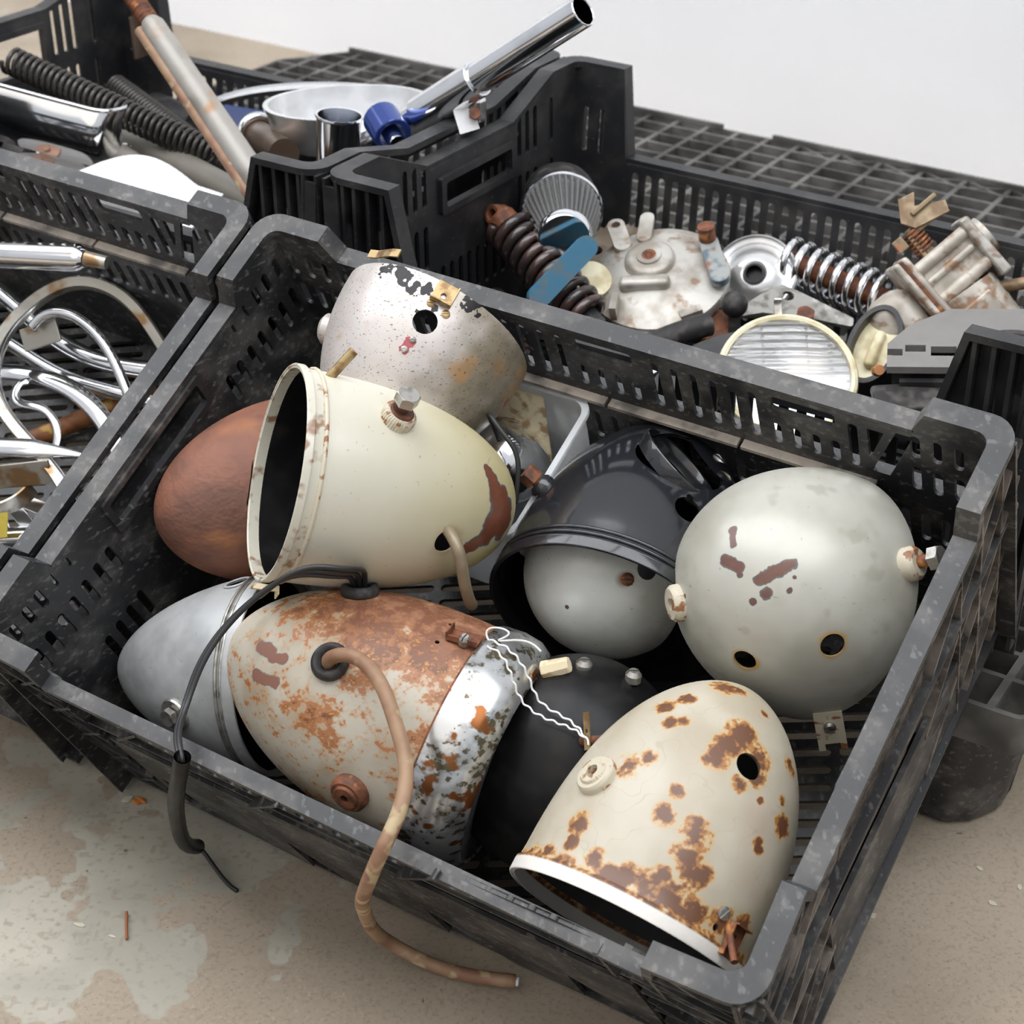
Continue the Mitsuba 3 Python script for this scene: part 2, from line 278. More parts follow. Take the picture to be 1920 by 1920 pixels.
def tilt_crate(key, x_off, full):
    """the low crates with stepped corners; full = with the outside ribs that can be seen"""
    Wd, D, H, dr_, p = 0.6, 0.4, 0.208, 0.014, 0.0205
    def fr(q):
        q = q + np.array([x_off, 0, 0])
        if full:   # the old crate's front wall sags outwards and its near corner is worn low
            x, y, z = q[:, 0], q[:, 1], q[:, 2]; wf = np.clip(1 - y / 0.07, 0, 1)
            yy = y - wf * (0.0080 * np.sin(np.pi * np.clip(x / 0.6, 0, 1)) + 0.004 * x / 0.6); xx = x + 0.005 * np.clip((x - 0.5) / 0.1, 0, 1) * wf
            zz = z - 0.017 * np.clip((x - 0.47) / 0.06, 0, 1) * np.clip((0.13 - y) / 0.06, 0, 1) * np.clip((z + 0.06) / 0.06, 0, 1)
            q = np.stack([xx, yy, zz], 1)
        return A(q)
    specs = {'front': (0.068, 0.0, 0.003), 'back': (0.060, 0.0, 0.010), 'left': (0.069, 0.0, 0.010), 'right': (0.072, 0.0, 0.008)}
    put(key + '__rim', rim_ring(Wd, D, specs, p, 0.0155, 0.006, wfront=0.0105), 'm_crate', False, fr)
    row = lambda us, z0, z1: [slot(u, z0, z1) for u in us]
    # back wall
    hb = [rslot(c - 0.0235, c + 0.0235, -0.021, -0.008) for c in (0.145, 0.298, 0.452)]
    for c in (0.145, 0.298, 0.452): hb += row(c + np.array([-0.0215, -0.007, 0.0075, 0.022]), -0.057, -0.036)
    for c in (0.2225, 0.3765): hb += row(c + np.array([-0.0375, -0.0225, -0.0075, 0.0075, 0.0225, 0.0375]), -0.056, -0.010)
    hb += row([0.107, 0.488], -0.056, -0.012)
    hb += row(np.arange(0.085, 0.515, 0.0148), -0.118, -0.088)
    for s in (1, -1):
        o = (lambda u: u) if s == 1 else (lambda u: 0.6 - u)
        hb.append(Polygon([(o(0.500), -0.056), (o(0.513), -0.056), (o(0.531), -0.008), (o(0.519), -0.008)]).buffer(-0.001).buffer(0.001))
        hb.append(Polygon([(o(0.4985), -0.012), (o(0.5105), -0.012), (o(0.4985), -0.045)]).buffer(-0.001).buffer(0.001))
        hb += row([o(u) for u in (0.532, 0.547, 0.562, 0.577)], -0.028, -0.006) + row([o(u) for u in (0.532, 0.547, 0.562, 0.577)], -0.062, -0.038)
        hb += row([o(u) for u in (0.522, 0.5365, 0.551)], -0.118, -0.088)
    hb = unary_union(hb)
    pl = stepped(Wd, 0.060, p - 0.004, -0.004, 0.010, H)
    put(key + '__back_wall', wpart(pl.difference(hb), 0.0125, 0.0155, 'back', Wd, D, H, dr_), 'm_crate', False, fr)
    led = unary_union([sbox(a, -0.0685, b, -0.0655) for a, b in ((0.075, 0.182), (0.185, 0.293), (0.296, 0.4), (0.403, 0.503))])
    put(key + '__back_ledge', wpart(led, 0.0155, 0.0225, 'back', Wd, D, H, dr_), 'm_ledge', False, fr)
    # side walls
    hs = [rslot(0.140, 0.255, -0.032, -0.011)]
    for s in (1, -1):
        o = (lambda y: y) if s == 1 else (lambda y: 0.4 - y)
        hs += row([o(y) for y in (0.343, 0.357, 0.372)], -0.022, -0.003) + row([o(y) for y in (0.282, 0.297, 0.312, 0.327, 0.342, 0.357, 0.372)], -0.063, -0.036)
        hs += row([o(y) for y in (0.285, 0.299, 0.313, 0.327)], -0.121, -0.091) + [slot(o(0.327), -0.018, -0.005, 0.003), slot(o(0.31), -0.017, -0.008, 0.003)]
    hs = unary_union(hs)
    for side in ('left', 'right'):
        s_, d_, sl = specs[side]
        pl = stepped(D, s_, p - 0.004, -0.004, sl, H)
        put(f'{key}__{side}_wall', wpart(pl.difference(hs), 0.0125, 0.0155, side, Wd, D, H, dr_), 'm_crate', False, fr)
    put(key + '__handle_frame', wpart(rslot(0.134, 0.261, -0.038, -0.006).difference(rslot(0.140, 0.255, -0.032, -0.011)), 0.0155, 0.018, 'left', Wd, D, H, dr_), 'm_crate', False, fr)
    hf = unary_union([slot(u, -0.060, -0.012, 0.0068, 0.012) for u in np.arange(0.10, 0.50, 0.0148)] + [slot(u, -0.118, -0.09) for u in np.arange(0.09, 0.51, 0.0148)])
    pl = stepped(Wd, 0.068, p - 0.004, -0.004, 0.003, H)
    put(key + '__front_wall', wpart(pl.difference(hf), 0.0078, 0.0105, 'front', Wd, D, H, dr_), 'm_crate', False, fr)
    put(key + '__base', slotted_floor(Wd, D, -0.2065, 0.004, 0.42), 'm_crate', False, fr)
    # outside flanges and lattices
    fl = []
    for side in ('front', 'right', 'left', 'back'):
        L = Wd if side in ('front', 'back') else D
        fl += [wpart(sbox(0.004, -0.070, L - 0.004, -0.066), 0.0005, 0.013, side, Wd, D, H, dr_), wpart(sbox(0.004, -0.208, L - 0.004, -0.203), -0.001, 0.013, side, Wd, D, H, dr_)]
    put(key + '__flange', cat(fl), 'm_crate', False, fr)
    if full:
        fp = stepped(Wd, 0.068, p - 0.005, -0.005, 0.003, H).buffer(-0.0005); rp = stepped(D, 0.072, p - 0.005, -0.005, 0.008, H).buffer(-0.0005)
        for i_, q in enumerate((ribs(0.006, 0.074, -0.203, p, 0.036, 'h/\\', 0.0014), ribs(Wd - 0.088, Wd - 0.004, -0.203, p, 0.040, 'h\\', 0.0016))):
            put(num(key + '__rib_lattice', i_), wpart(q.intersection(fp), 0.001, 0.013, 'front', Wd, D, H, dr_), 'm_crate', False, fr)
        for i_, q in enumerate([LineString([(u, -0.066), (u + 0.05, -0.009)]).buffer(0.0013) for u in (0.10, 0.22, 0.34)] + [sbox(0.498, -0.066, 0.501, -0.007), sbox(0.529, -0.07, 0.532, -0.007)]):
            put(num(key + '__gusset', i_), wpart(q, 0.001, 0.0076, 'front', Wd, D, H, dr_), 'm_crate', False, fr)
        sk = sbox(0.078, -0.203, 0.505, -0.085); cut = unary_union([Polygon([(u, -0.203), (u + 0.055, -0.203), (u, -0.150)]) for u in (0.09, 0.21, 0.33, 0.44)])
        for i_, g_ in enumerate(getattr(sk.difference(cut), 'geoms', [sk.difference(cut)])): put(num(key + '__skirt', i_), wpart(g_, 0.0025, 0.005, 'front', Wd, D, H, dr_), 'm_crate', False, fr)
        for i_, q in enumerate((ribs(0.300, 0.398, -0.203, p, 0.034, 'v/', 0.0016), ribs(0.004, 0.098, -0.203, p, 0.040, 'h/', 0.0016), ribs(0.245, 0.298, -0.2, -0.004, 0.05, '/', 0.0018))):
            put(num(key + '__rib_lattice', i_ + 2), wpart(q.intersection(rp), 0.001, 0.013, 'right', Wd, D, H, dr_), 'm_crate_brown', False, fr)
        put(key + '__side_panel', wpart(rp.intersection(sbox(0, -0.203, 0.4, p)).difference(hs), 0.0112, 0.0124, 'right', Wd, D, H, dr_), 'm_crate_brown', False, fr)
        put(key + '__grip_panel', wpart(sbox(0.10, -0.115, 0.25, -0.035), 0.006, 0.009, 'right', Wd, D, H, dr_), 'm_crate_brown', False, fr)
        g = unary_union([LineString([(u, -0.112), (u + 0.03, -0.040)]).buffer(0.00055, cap_style=2) for u in np.arange(0.10, 0.222, 0.0026)])
        put(key + '__grip_ridges', wpart(g, 0.0048, 0.0062, 'right', Wd, D, H, dr_), 'm_crate_brown', False, fr)
        put(key + '__side_skirt', wpart(sbox(0.095, -0.203, 0.30, -0.125), 0.002, 0.006, 'right', Wd, D, H, dr_), 'm_crate', False, fr)

def tall_crate(key, x_off, Wd, ds=-0.029, hz=(-0.071, -0.049)):
    D, H, dr_ = 0.4, 0.25, 0.010; zt = 0.405; p, dl = 0.0, -0.085
    fr = lambda q: C(q + np.array([x_off, 0, zt]))
    specs = {'front': (0.066, dl, 0.020), 'back': (0.066, dl, 0.008), 'left': (0.060, ds, 0.070), 'right': (0.060, ds, 0.070)}
    put(key + '__rim', rim_ring(Wd, D, specs, p, 0.0155, 0.0055), 'm_crate_back', False, fr)
    hl = unary_union([slot(u, -0.150, -0.096, 0.0075) for u in np.arange(0.085, Wd - 0.08, 0.0142)] + [slot(u, -0.215, -0.165, 0.0075) for u in np.arange(0.085, Wd - 0.08, 0.0142)]
                     + [slot(u, -0.085, -0.042, 0.0068) for u in (0.028, 0.045, Wd - 0.028, Wd - 0.045)] + [slot(u, -0.16, -0.12, 0.0068) for u in (0.028, 0.045, Wd - 0.028, Wd - 0.045)])
    for side in ('front', 'back'):
        s_, d_, sl = specs[side]
        put(f'{key}__{side}_wall', wpart(stepped(Wd, s_, p - 0.004, d_ - 0.004, sl, H).difference(hl), 0.0125, 0.0155, side, Wd, D, H, dr_), 'm_crate_back', False, fr)
    hs = [rslot(0.150, 0.258, *hz)]
    for s in (1, -1):
        o = (lambda y: y) if s == 1 else (lambda y: 0.4 - y)
        hs += [slot(o(y), a, b) for y in (0.278, 0.292, 0.306, 0.335) for a, b in ((hz[0] + 0.006, hz[1] + 0.026), (hz[0] - 0.050, hz[0] - 0.010))]
    hs += [slot(y, -0.165, -0.125) for y in np.arange(0.09, 0.32, 0.0142)]
    hs = unary_union(hs)
    for side in ('left', 'right'):
        s_, d_, sl = specs[side]
        put(f'{key}__{side}_wall', wpart(stepped(D, s_, p - 0.004, d_ - 0.004, sl, H).difference(hs), 0.0125, 0.0155, side, Wd, D, H, dr_), 'm_crate_back', False, fr)
        hf = rslot(0.143, 0.265, hz[0] - 0.006, hz[1] + 0.006).difference(rslot(0.150, 0.258, *hz))
        put(f'{key}__handle_frame' + ('' if side == 'left' else '_001'), wpart(hf, 0.0155, 0.020, side, Wd, D, H, dr_), 'm_crate_back', False, fr)
    put(key + '__base', slotted_floor(Wd, D, -H + 0.003, 0.004, 0.0), 'm_crate_back', False, fr)
    rb = []
    for side in ('front', 'back'):
        for u in (0.0022, 0.020, 0.031, 0.0445, 0.058): rb += [wpart(sbox(q - 0.0016, -H + 0.01, q + 0.0016, -0.004), 0.001, 0.013, side, Wd, D, H, dr_) for q in (u, Wd - u)]
        rb.append(wpart(sbox(0.07, -H + 0.01, Wd - 0.07, -H + 0.022), 0.001, 0.013, side, Wd, D, H, dr_))
    for side in ('left', 'right'):
        for u in (0.0022, 0.022, 0.042, 0.062): rb += [wpart(sbox(q - 0.0016, -H + 0.01, q + 0.0016, -0.010), 0.001, 0.013, side, Wd, D, H, dr_) for q in (u, D - u)]
    put(key + '__rib', cat(rb), 'm_crate_back', False, fr)

tilt_crate('plastic_crate', 0.0, True)
lab('plastic_crate', 'scuffed black plastic crate holding the old headlight shells, tilted forward in front', 'crate')
tilt_crate('plastic_crate_001', -0.607, False)
lab('plastic_crate_001', 'black plastic crate of bent chrome trim, tilted at the left edge of the picture', 'crate')
tall_crate('plastic_crate_002', 0.0, 0.6)
lab('plastic_crate_002', 'tall black plastic crate holding the carburettor, brake plate and air filter', 'crate')
tall_crate('plastic_crate_003', -0.571, 0.567, -0.017, (-0.073, -0.034))
lab('plastic_crate_003', 'tall black plastic crate with the long fork springs and white rod, back left', 'crate')

# ---------------------------------------------------------------- paints and metals of the headlight shells
WA = lambda q: A(q)
def spots(p, pts, wob, thr=0.35):
    """patches (world centre, radius) with ragged edges, 0..1"""
    w = mi.Float(0)
    for c, r in pts: w = dr.maximum(w, near(p, c, r))
    return smst(thr - 0.04, thr + 0.04, w + (wob - 0.5) * 0.8 * smst(0.0, 0.25, w))
CHIP2 = [(WA(c[:3]), c[3] * 1.25) for c in [(0.2740, 0.2636, -0.0048, 0.0040), (0.2761, 0.2620, -0.0075, 0.0055), (0.2789, 0.2606, -0.0123, 0.0070), (0.2811, 0.2576, -0.0152, 0.0080), (0.2838, 0.2531, -0.0197, 0.0095), (0.2860, 0.2482, -0.0262, 0.0115), (0.2868, 0.2425, -0.0301, 0.0125), (0.2864, 0.2344, -0.0333, 0.0115), (0.2849, 0.2271, -0.0340, 0.0100), (0.2824, 0.2188, -0.0316, 0.0085), (0.2798, 0.2125, -0.0299, 0.0065), (0.2872, 0.2437, -0.0403, 0.014), (0.2863, 0.2534, -0.0337, 0.0115), (0.2839, 0.2591, -0.0262, 0.0080)]]
STAIN2 = [(WA([0.2739, 0.2035, -0.0111]), 0.028), (WA([0.2294, 0.2491, 0.0517]), 0.020), (WA([0.2003, 0.1335, 0.0073]), 0.02)]
S2R = WA([0.1555, 0.1920, 0.0297]); S2A = RA @ unit([0.6756, 0.4521, -0.5824])
def cream(p, n, uv):
    s = (p.x - float(S2R[0])) * float(S2A[0]) + (p.y - float(S2R[1])) * float(S2A[1]) + (p.z - float(S2R[2])) * float(S2A[2])
    f = f3(p, 90, 3, 1.0)
    c = mix(lin(190, 187, 172), lin(168, 158, 116), smst(0.02, 0.17, s + (f3(p, 20, 2) - 0.5) * 0.06))
    for q, r in STAIN2: c = mix(c, lin(150, 112, 58), smst(0.45, 0.95, near(p, q, r) + (f - 0.5) * 0.35) * 0.7)
    band = smst(0.0135, 0.009, s) * smst(0.55, 0.75, f3(p, 110, 3, 4.0))
    c = mix(c, lin(120, 78, 42), band * 0.85)
    c = mix(c, lin(110, 96, 70), smst(0.88, 1.0, noise(p.x * 420, p.y * 150, p.z * 420)) * 0.4)
    w = mi.Float(0)
    for q, r in CHIP2: w = dr.maximum(w, near(p, q, r))
    w = w + (f3(p, 130, 3, 2.0) - 0.5) * 0.55 * smst(0.0, 0.2, w)
    c = mix(c, lin(150, 146, 136), smst(0.22, 0.25, w)); c = mix(c, lin(84, 82, 80), smst(0.27, 0.30, w))
    return mix(c, mix(lin(116, 66, 44), lin(88, 52, 40), f), smst(0.36, 0.44, w))
pr('m_cream', P_(cream), 0.30, 0.0, 0.5, 0.5)
def chips8(p):
    w = mi.Float(0)
    for q, r in CH8: w = dr.maximum(w, near(p, q, r))
    return w + (f3(p, 150, 4, 2.0) - 0.5) * 0.9 * smst(0.0, 0.2, w)
def seg8(a, b, r, k=9): a = W(a); b = W(b); return [(WA(a + (b - a) * t), r) for t in np.linspace(0, 1, k)]
CH8 = seg8([0.4535, 0.2768, -0.0026], [0.4590, 0.2672, -0.0036], 0.0042) + seg8([0.4580, 0.2560, -0.0065], [0.4680, 0.2545, -0.0062], 0.0066) + seg8([0.4835, 0.2516, -0.0082], [0.5000, 0.2680, -0.0046], 0.0066) + \
    [(WA(c), r) for c, r in (([0.4707, 0.2504, -0.0078], 0.0036), ([0.4905, 0.2466, -0.0121], 0.0065), ([0.5031, 0.2534, -0.0126], 0.0034), ([0.4837, 0.2395, -0.0157], 0.0036), ([0.432, 0.236, -0.036], 0.003), ([0.5031, 0.262, -0.009], 0.002))]
H8 = [(WA([0.4842, 0.2152, -0.0513]), 0.0155), (WA([0.5337, 0.243, -0.045]), 0.0155)]
def silver8(p, n, uv):
    f = f3(p, 24, 4, 3.0)
    c = mix(lin(176, 175, 165), lin(158, 156, 144), smst(0.3, 0.75, f))
    c = mix(c, lin(140, 136, 118), smst(0.66, 0.8, f3(p, 60, 3, 8.0)) * 0.4)
    for q, r in H8: c = mix(c, lin(168, 128, 40), smst(0.25, 0.55, near(p, q, r) + (f3(p, 120, 2) - 0.5) * 0.3) * 0.85)
    c = mix(c, lin(105, 98, 85), smst(0.88, 1.0, noise(p.x * 480, p.y * 90, p.z * 480)) * 0.5)
    w = chips8(p)
    c = mix(c, lin(92, 92, 90), smst(0.30, 0.34, w)); return mix(c, mix(lin(108, 72, 60), lin(88, 62, 56), f3(p, 200, 2)), smst(0.42, 0.5, w))
pr('m_silver', P_(silver8), 0.34, 0.15, 0.5, 0.35)
def silver7(p, n, uv):
    c = mix(lin(196, 198, 193), lin(172, 173, 166), smst(0.35, 0.8, f3(p, 30, 4, 3.0)))
    c = mix(c, lin(120, 84, 50), smst(0.25, 0.8, near(p, WA([0.374, 0.2485, -0.069]), 0.010)) * 0.9)
    c = mix(c, lin(86, 64, 44), smst(0.4, 0.6, near(p, WA([0.3418, 0.2195, -0.0801]), 0.0032)))
    return mix(c, lin(110, 100, 84), smst(0.88, 1.0, noise(p.x * 420, p.y * 90, p.z * 420)) * 0.5)
pr('m_silver_grey', P_(silver7), 0.36, 0.15, 0.5, 0.2)
pr('m_alu_paint', P_(lambda p, n, uv: mix(mix(lin(176, 178, 178), lin(150, 152, 152), smst(0.35, 0.75, f3(p, 34, 4, 2.0))), lin(112, 110, 106), smst(0.86, 1.0, noise(p.x * 420, p.y * 80, p.z * 420)) * 0.5)), 0.36, 0.22, 0.5)
TOP4 = np.array([0.10, 0.72, 0.68]) @ RA.T; C4 = WA([0.24, 0.10, -0.08])
CH4 = [(WA(W(a) + (W(b) - W(a)) * t), r) for a, b, r in (([0.192, 0.0868, -0.0125], [0.2055, 0.0845, -0.0095], 0.0072), ([0.2055, 0.0825, -0.0100], [0.2170, 0.0830, -0.0080], 0.0055), ([0.1975, 0.0690, -0.0190], [0.2170, 0.0680, -0.0135], 0.0058)) for t in np.linspace(0, 1, 8)] if True else [(WA(c), r) for c, r in (([0.194, 0.0868, -0.012], 0.0066), ([0.202, 0.0828, -0.0108], 0.0072), ([0.2085, 0.0835, -0.0090], 0.0060), ([0.2150, 0.0830, -0.0082], 0.0045), ([0.2045, 0.0690, -0.0170], 0.0060), ([0.2110, 0.0675, -0.0155], 0.0062), ([0.2175, 0.0680, -0.0135], 0.0050))]
RU4 = [(WA(c), r) for c, r in (([0.275, 0.105, -0.009], 0.024), ([0.303, 0.118, -0.011], 0.030), ([0.318, 0.112, -0.012], 0.018), ([0.275, 0.085, -0.008], 0.016), ([0.262, 0.062, -0.016], 0.018), ([0.272, 0.05, -0.025], 0.014), ([0.232, 0.06, -0.018], 0.010), ([0.3238, 0.10, -0.0145], 0.014), ([0.326, 0.075, -0.022], 0.016))]
def rust4w(p):
    h = (p.x - float(C4[0])) * float(TOP4[0]) + (p.y - float(C4[1])) * float(TOP4[1]) + (p.z - float(C4[2])) * float(TOP4[2])
    w = mi.Float(0)
    for q, r in RU4: w = dr.maximum(w, near(p, q, r))
    return 0.20 + smst(0.040, 0.085, h) * 0.42 + w * 0.32, h
def rustpaint4(p, n, uv):
    k, h = rust4w(p); f = f3(p, 150, 5, 1.0); g = f3(p, 30, 3, 6.0); q_ = f3(p, 420, 3, 8.0)
    c = mix(lin(172, 165, 150), lin(150, 139, 120), smst(0.35, 0.7, g))
    m = f * 0.50 + g * 0.30 + k * 0.55 + (q_ - 0.5) * 0.30
    c = mix(c, lin(170, 128, 86), smst(0.50, 0.58, m) * 0.55); c = mix(c, lin(150, 96, 56), smst(0.575, 0.63, m) * 0.9)
    c = mix(c, lin(96, 60, 40), smst(0.66, 0.76, m) * 0.85); c = mix(c, lin(190, 130, 50), smst(0.70, 0.78, m) * smst(0.60, 0.70, q_) * 0.8)
    c = mix(c, mix(lin(146, 104, 82), lin(120, 80, 62), smst(0.35, 0.65, f)), smst(0.058, 0.080, h + (g - 0.5) * 0.05 + (f - 0.5) * 0.04) * 0.8)
    w = mi.Float(0)
    for q, r in CH4: w = dr.maximum(w, near(p, q, r))
    w = w + (f3(p, 170, 3, 2.0) - 0.5) * 0.7 * smst(0.0, 0.2, w)
    c = mix(c, lin(120, 112, 104), smst(0.26, 0.30, w)); return mix(c, lin(122, 84, 70), smst(0.36, 0.40, w))
pr('m_rust_paint', P_(rustpaint4), 0.45, 0, 0.5, 0.15)
RU9 = [(WA(c[:3]), c[3] * 1.5) for c in [(0.5174, 0.1533, -0.0147, 0.0097), (0.5154, 0.1406, -0.0082, 0.0083), (0.5138, 0.1294, -0.004, 0.0083), (0.5318, 0.1458, -0.021, 0.0083), (0.5366, 0.1333, -0.0198, 0.0069), (0.5318, 0.1217, -0.0117, 0.0055), (0.4697, 0.102, 0.0025, 0.0083), (0.4785, 0.1109, 0.0032, 0.0055), (0.5045, 0.0974, 0.0042, 0.0048), (0.5052, 0.0812, 0.005, 0.0069), (0.5253, 0.0793, -0.0021, 0.0097), (0.5251, 0.086, -0.0023, 0.0055), (0.5254, 0.0649, -0.0022, 0.0083), (0.5345, 0.0598, -0.008, 0.0097), (0.5171, 0.0432, 0.0002, 0.0069), (0.5195, 0.0496, -0.0002, 0.0055), (0.458, 0.0573, -0.0003, 0.0076), (0.4589, 0.0457, -0.0004, 0.0055), (0.4773, 0.1393, -0.0037, 0.0048), (0.4842, 0.1439, -0.0043, 0.0042), (0.4763, 0.1616, -0.0138, 0.0055), (0.4661, 0.1504, -0.0117, 0.0069), (0.4896, 0.1843, -0.029, 0.0097), (0.4976, 0.1863, -0.032, 0.0055), (0.5572, 0.1174, -0.0451, 0.0083), (0.5537, 0.0966, -0.03, 0.0048), (0.5425, 0.1591, -0.0491, 0.0069), (0.5513, 0.1316, -0.04, 0.0035), (0.5445, 0.1208, -0.0237, 0.0028), (0.5181, 0.1788, -0.0349, 0.0035), (0.5012, 0.0371, 0.004, 0.0083), (0.5133, 0.0373, 0.0012, 0.0097), (0.5274, 0.0372, -0.005, 0.0111), (0.5409, 0.0395, -0.0144, 0.0097), (0.5544, 0.0453, -0.0291, 0.0083), (0.5622, 0.0507, -0.0432, 0.0083), (0.5559, 0.0493, -0.031, 0.0055), (0.4795, 0.0391, 0.0045, 0.0069), (0.4465, 0.0355, -0.0077, 0.0055), (0.4321, 0.036, -0.0195, 0.0055), (0.4915, 0.0364, 0.0048, 0.0069)]]
S9R = WA([0.4889, 0.0308, -0.075]); S9A = RA @ unit([0.0122, 0.9955, 0.0943])
def rustpaint9(p, n, uv):
    f = f3(p, 120, 4, 1.0); g = f3(p, 26, 3, 6.0)
    s = (p.x - float(S9R[0])) * float(S9A[0]) + (p.y - float(S9R[1])) * float(S9A[1]) + (p.z - float(S9R[2])) * float(S9A[2])
    c = mix(lin(176, 169, 152), lin(162, 152, 132), smst(0.35, 0.7, g))
    c = mix(c, lin(156, 130, 112), smst(0.55, 0.8, f3(p, 14, 2, 11.0)) * 0.45)
    cr = dr.abs(f3(p, 60, 2, 21.0) - 0.5); c = mix(c, lin(150, 138, 116), smst(0.008, 0.002, cr) * 0.35)
    w = mi.Float(0)
    for q, r in RU9: w = dr.maximum(w, near(p, q, r))
    w = dr.maximum(w, smst(0.017, 0.006, s) * 0.55)
    w = w + ((f - 0.5) * 1.3 + (f3(p, 420, 3, 4.0) - 0.5) * 0.8) * smst(0.0, 0.35, w)
    c = mix(c, lin(184, 146, 84), smst(0.06, 0.36, w) * 0.65); c = mix(c, lin(150, 98, 44), smst(0.28, 0.46, w) * 0.9); c = mix(c, lin(92, 60, 44), smst(0.46, 0.66, w) * 0.92)
    return mix(c, lin(222, 220, 214), smst(0.0066, 0.0050, s) * 0.9)
pr('m_rust_cream', P_(rustpaint9), 0.38, 0, 0.5, 0.35)
pr('m_rust_all', P_(lambda p, n, uv: mix(mix(lin(128, 84, 66), lin(102, 70, 58), smst(0.3, 0.7, f3(p, 40, 4))), lin(158, 104, 66), smst(0.55, 0.75, f3(p, 26, 3, 9.0)) * 0.6)), 0.62, 0, 0.45)
scene['m_rust_bump'] = {'type': 'twosided', 'bsdf': {'type': 'bumpmap', 'arbitrary': {'type': 'proc', **{k: v for k, v in P_(lambda p, n, uv: noise(p.x * 520, p.y * 520, p.z * 520) + noise(p.x * 240, p.y * 240, p.z * 240), 0.0006).items() if k != 'type'}}, 'scale': 0.00035, 'bsdf': scene['m_rust_all']['bsdf']}}
T3 = [(WA(c), r) for c, r in (([0.1498, 0.3564, 0.0519], 0.0085), ([0.162, 0.357, 0.0535], 0.0080), ([0.170, 0.3545, 0.0530], 0.0075), ([0.180, 0.3503, 0.0514], 0.0075), ([0.1875, 0.3535, 0.050], 0.007), ([0.1955, 0.3380, 0.0440], 0.010), ([0.217, 0.3600, 0.0340], 0.010))]
RED3 = [(WA(c), r) for c, r in (([0.193, 0.3150, 0.0391], 0.0062), ([0.1915, 0.3090, 0.0388], 0.0060), ([0.2324, 0.3411, -0.0489], 0.007))]
def speck3(p, n, uv):
    f = f3(p, 40, 4); pits = smst(0.72, 0.95, noise(p.x * 800, p.y * 800, p.z * 800))
    c = mix(lin(204, 198, 194), lin(180, 172, 166), f)
    low = smst(0.195, 0.235, (p.x - float(TA[0])) * float(RA[0, 0]) + (p.y - float(TA[1])) * float(RA[1, 0]) + (p.z - float(TA[2])) * float(RA[2, 0]) + (f - 0.5) * 0.06)
    c = mix(c, mix(lin(150, 138, 112), lin(110, 100, 80), f3(p, 140, 3)), low * 0.85)
    c = mix(c, lin(182, 132, 74), smst(0.62, 0.74, f3(p, 34, 3, 5.0)) * 0.55)
    c = mix(c, lin(84, 78, 72), pits * 0.75)
    w = mi.Float(0)
    for q, r in T3: w = dr.maximum(w, near(p, q, r))
    c = mix(c, lin(26, 25, 25), smst(0.30, 0.36, w + (f3(p, 230, 4) - 0.5) * 2.2 * smst(0, 0.15, w)))
    w = mi.Float(0)
    for q, r in RED3: w = dr.maximum(w, near(p, q, r))
    return mix(c, lin(158, 46, 62), smst(0.34, 0.40, w + (f3(p, 260, 3) - 0.5) * 0.8 * smst(0, 0.2, w)) * 0.85)
pr('m_speckled', P_(speck3), 0.33, 0.35, 0.5)
pr('m_gloss_black', (0.010, 0.011, 0.014), 0.11, 0, 0.6, 0.6)
pr('m_satin_black', P_(lambda p, n, uv: mix((0.005, 0.005, 0.0055), (0.013, 0.0125, 0.012), smst(0.4, 0.8, f3(p, 60, 3)))), 0.34, 0, 0.25)
pr('m_dark_inside', P_(lambda p, n, uv: mix((0.045, 0.047, 0.052), (0.075, 0.075, 0.078), f3(p, 120, 3))), 0.55, 0, 0.4)
pr('m_rubber', P_(lambda p, n, uv: mix((0.022, 0.021, 0.021), (0.075, 0.068, 0.062), smst(0.4, 0.75, f3(p, 90, 3)))), 0.55, 0, 0.4)
def rustmetal(p, n, uv): return mix(mix(lin(128, 78, 52), lin(84, 54, 40), smst(0.3, 0.7, f3(p, 160, 3))), lin(176, 118, 66), smst(0.62, 0.75, f3(p, 90, 3, 4.0)))
pr('m_rusty_metal', P_(rustmetal), 0.6, 0.2, 0.5)
pr('m_zinc', P_(lambda p, n, uv: mix(lin(178, 176, 170), lin(128, 124, 116), smst(0.4, 0.75, f3(p, 140, 3)))), 0.3, 0.8, 0.5)
pr('m_worn_cream', P_(lambda p, n, uv: mix(lin(188, 180, 160), lin(136, 92, 60), smst(0.56, 0.68, f3(p, 170, 3, 3.0)))), 0.4, 0, 0.5)
pr('m_brass', P_(lambda p, n, uv: mix(lin(168, 146, 104), lin(128, 98, 66), smst(0.4, 0.7, f3(p, 160, 3)))), 0.38, 0.6, 0.5)
def pitted(p, n, uv):
    f = f3(p, 75, 4, 2.0); g = f3(p, 300, 3, 4.0)
    c = mix(lin(206, 208, 208), lin(150, 152, 150), smst(0.4, 0.75, f))
    c = mix(c, lin(96, 88, 70), smst(0.56, 0.66, f * 0.5 + g * 0.55)); return mix(c, lin(128, 80, 44), smst(0.60, 0.68, f3(p, 60, 4, 12.0)))
pr('m_pitted_chrome', P_(pitted), 0.24, 0.85, 0.5)
def hosecol(p, n, uv): return mix(mix(lin(150, 122, 96), lin(124, 90, 70), smst(0.3, 0.7, f3(p, 50, 3))), lin(176, 160, 124), smst(0.58, 0.72, f3(p, 90, 3, 5.0)) * 0.7)
pr('m_hose', P_(hosecol), 0.5, 0, 0.4)
pr('m_grey_hose', P_(lambda p, n, uv: mix(lin(150, 138, 116), lin(120, 106, 86), f3(p, 80, 3))), 0.4, 0.3, 0.5)
pr('m_chrome', P_(lambda p, n, uv: mix((0.86, 0.87, 0.89), (0.70, 0.71, 0.73), smst(0.5, 0.8, f3(p, 40, 3)))), 0.09, 1.0)
pr('m_string', (0.78, 0.78, 0.78), 0.5)
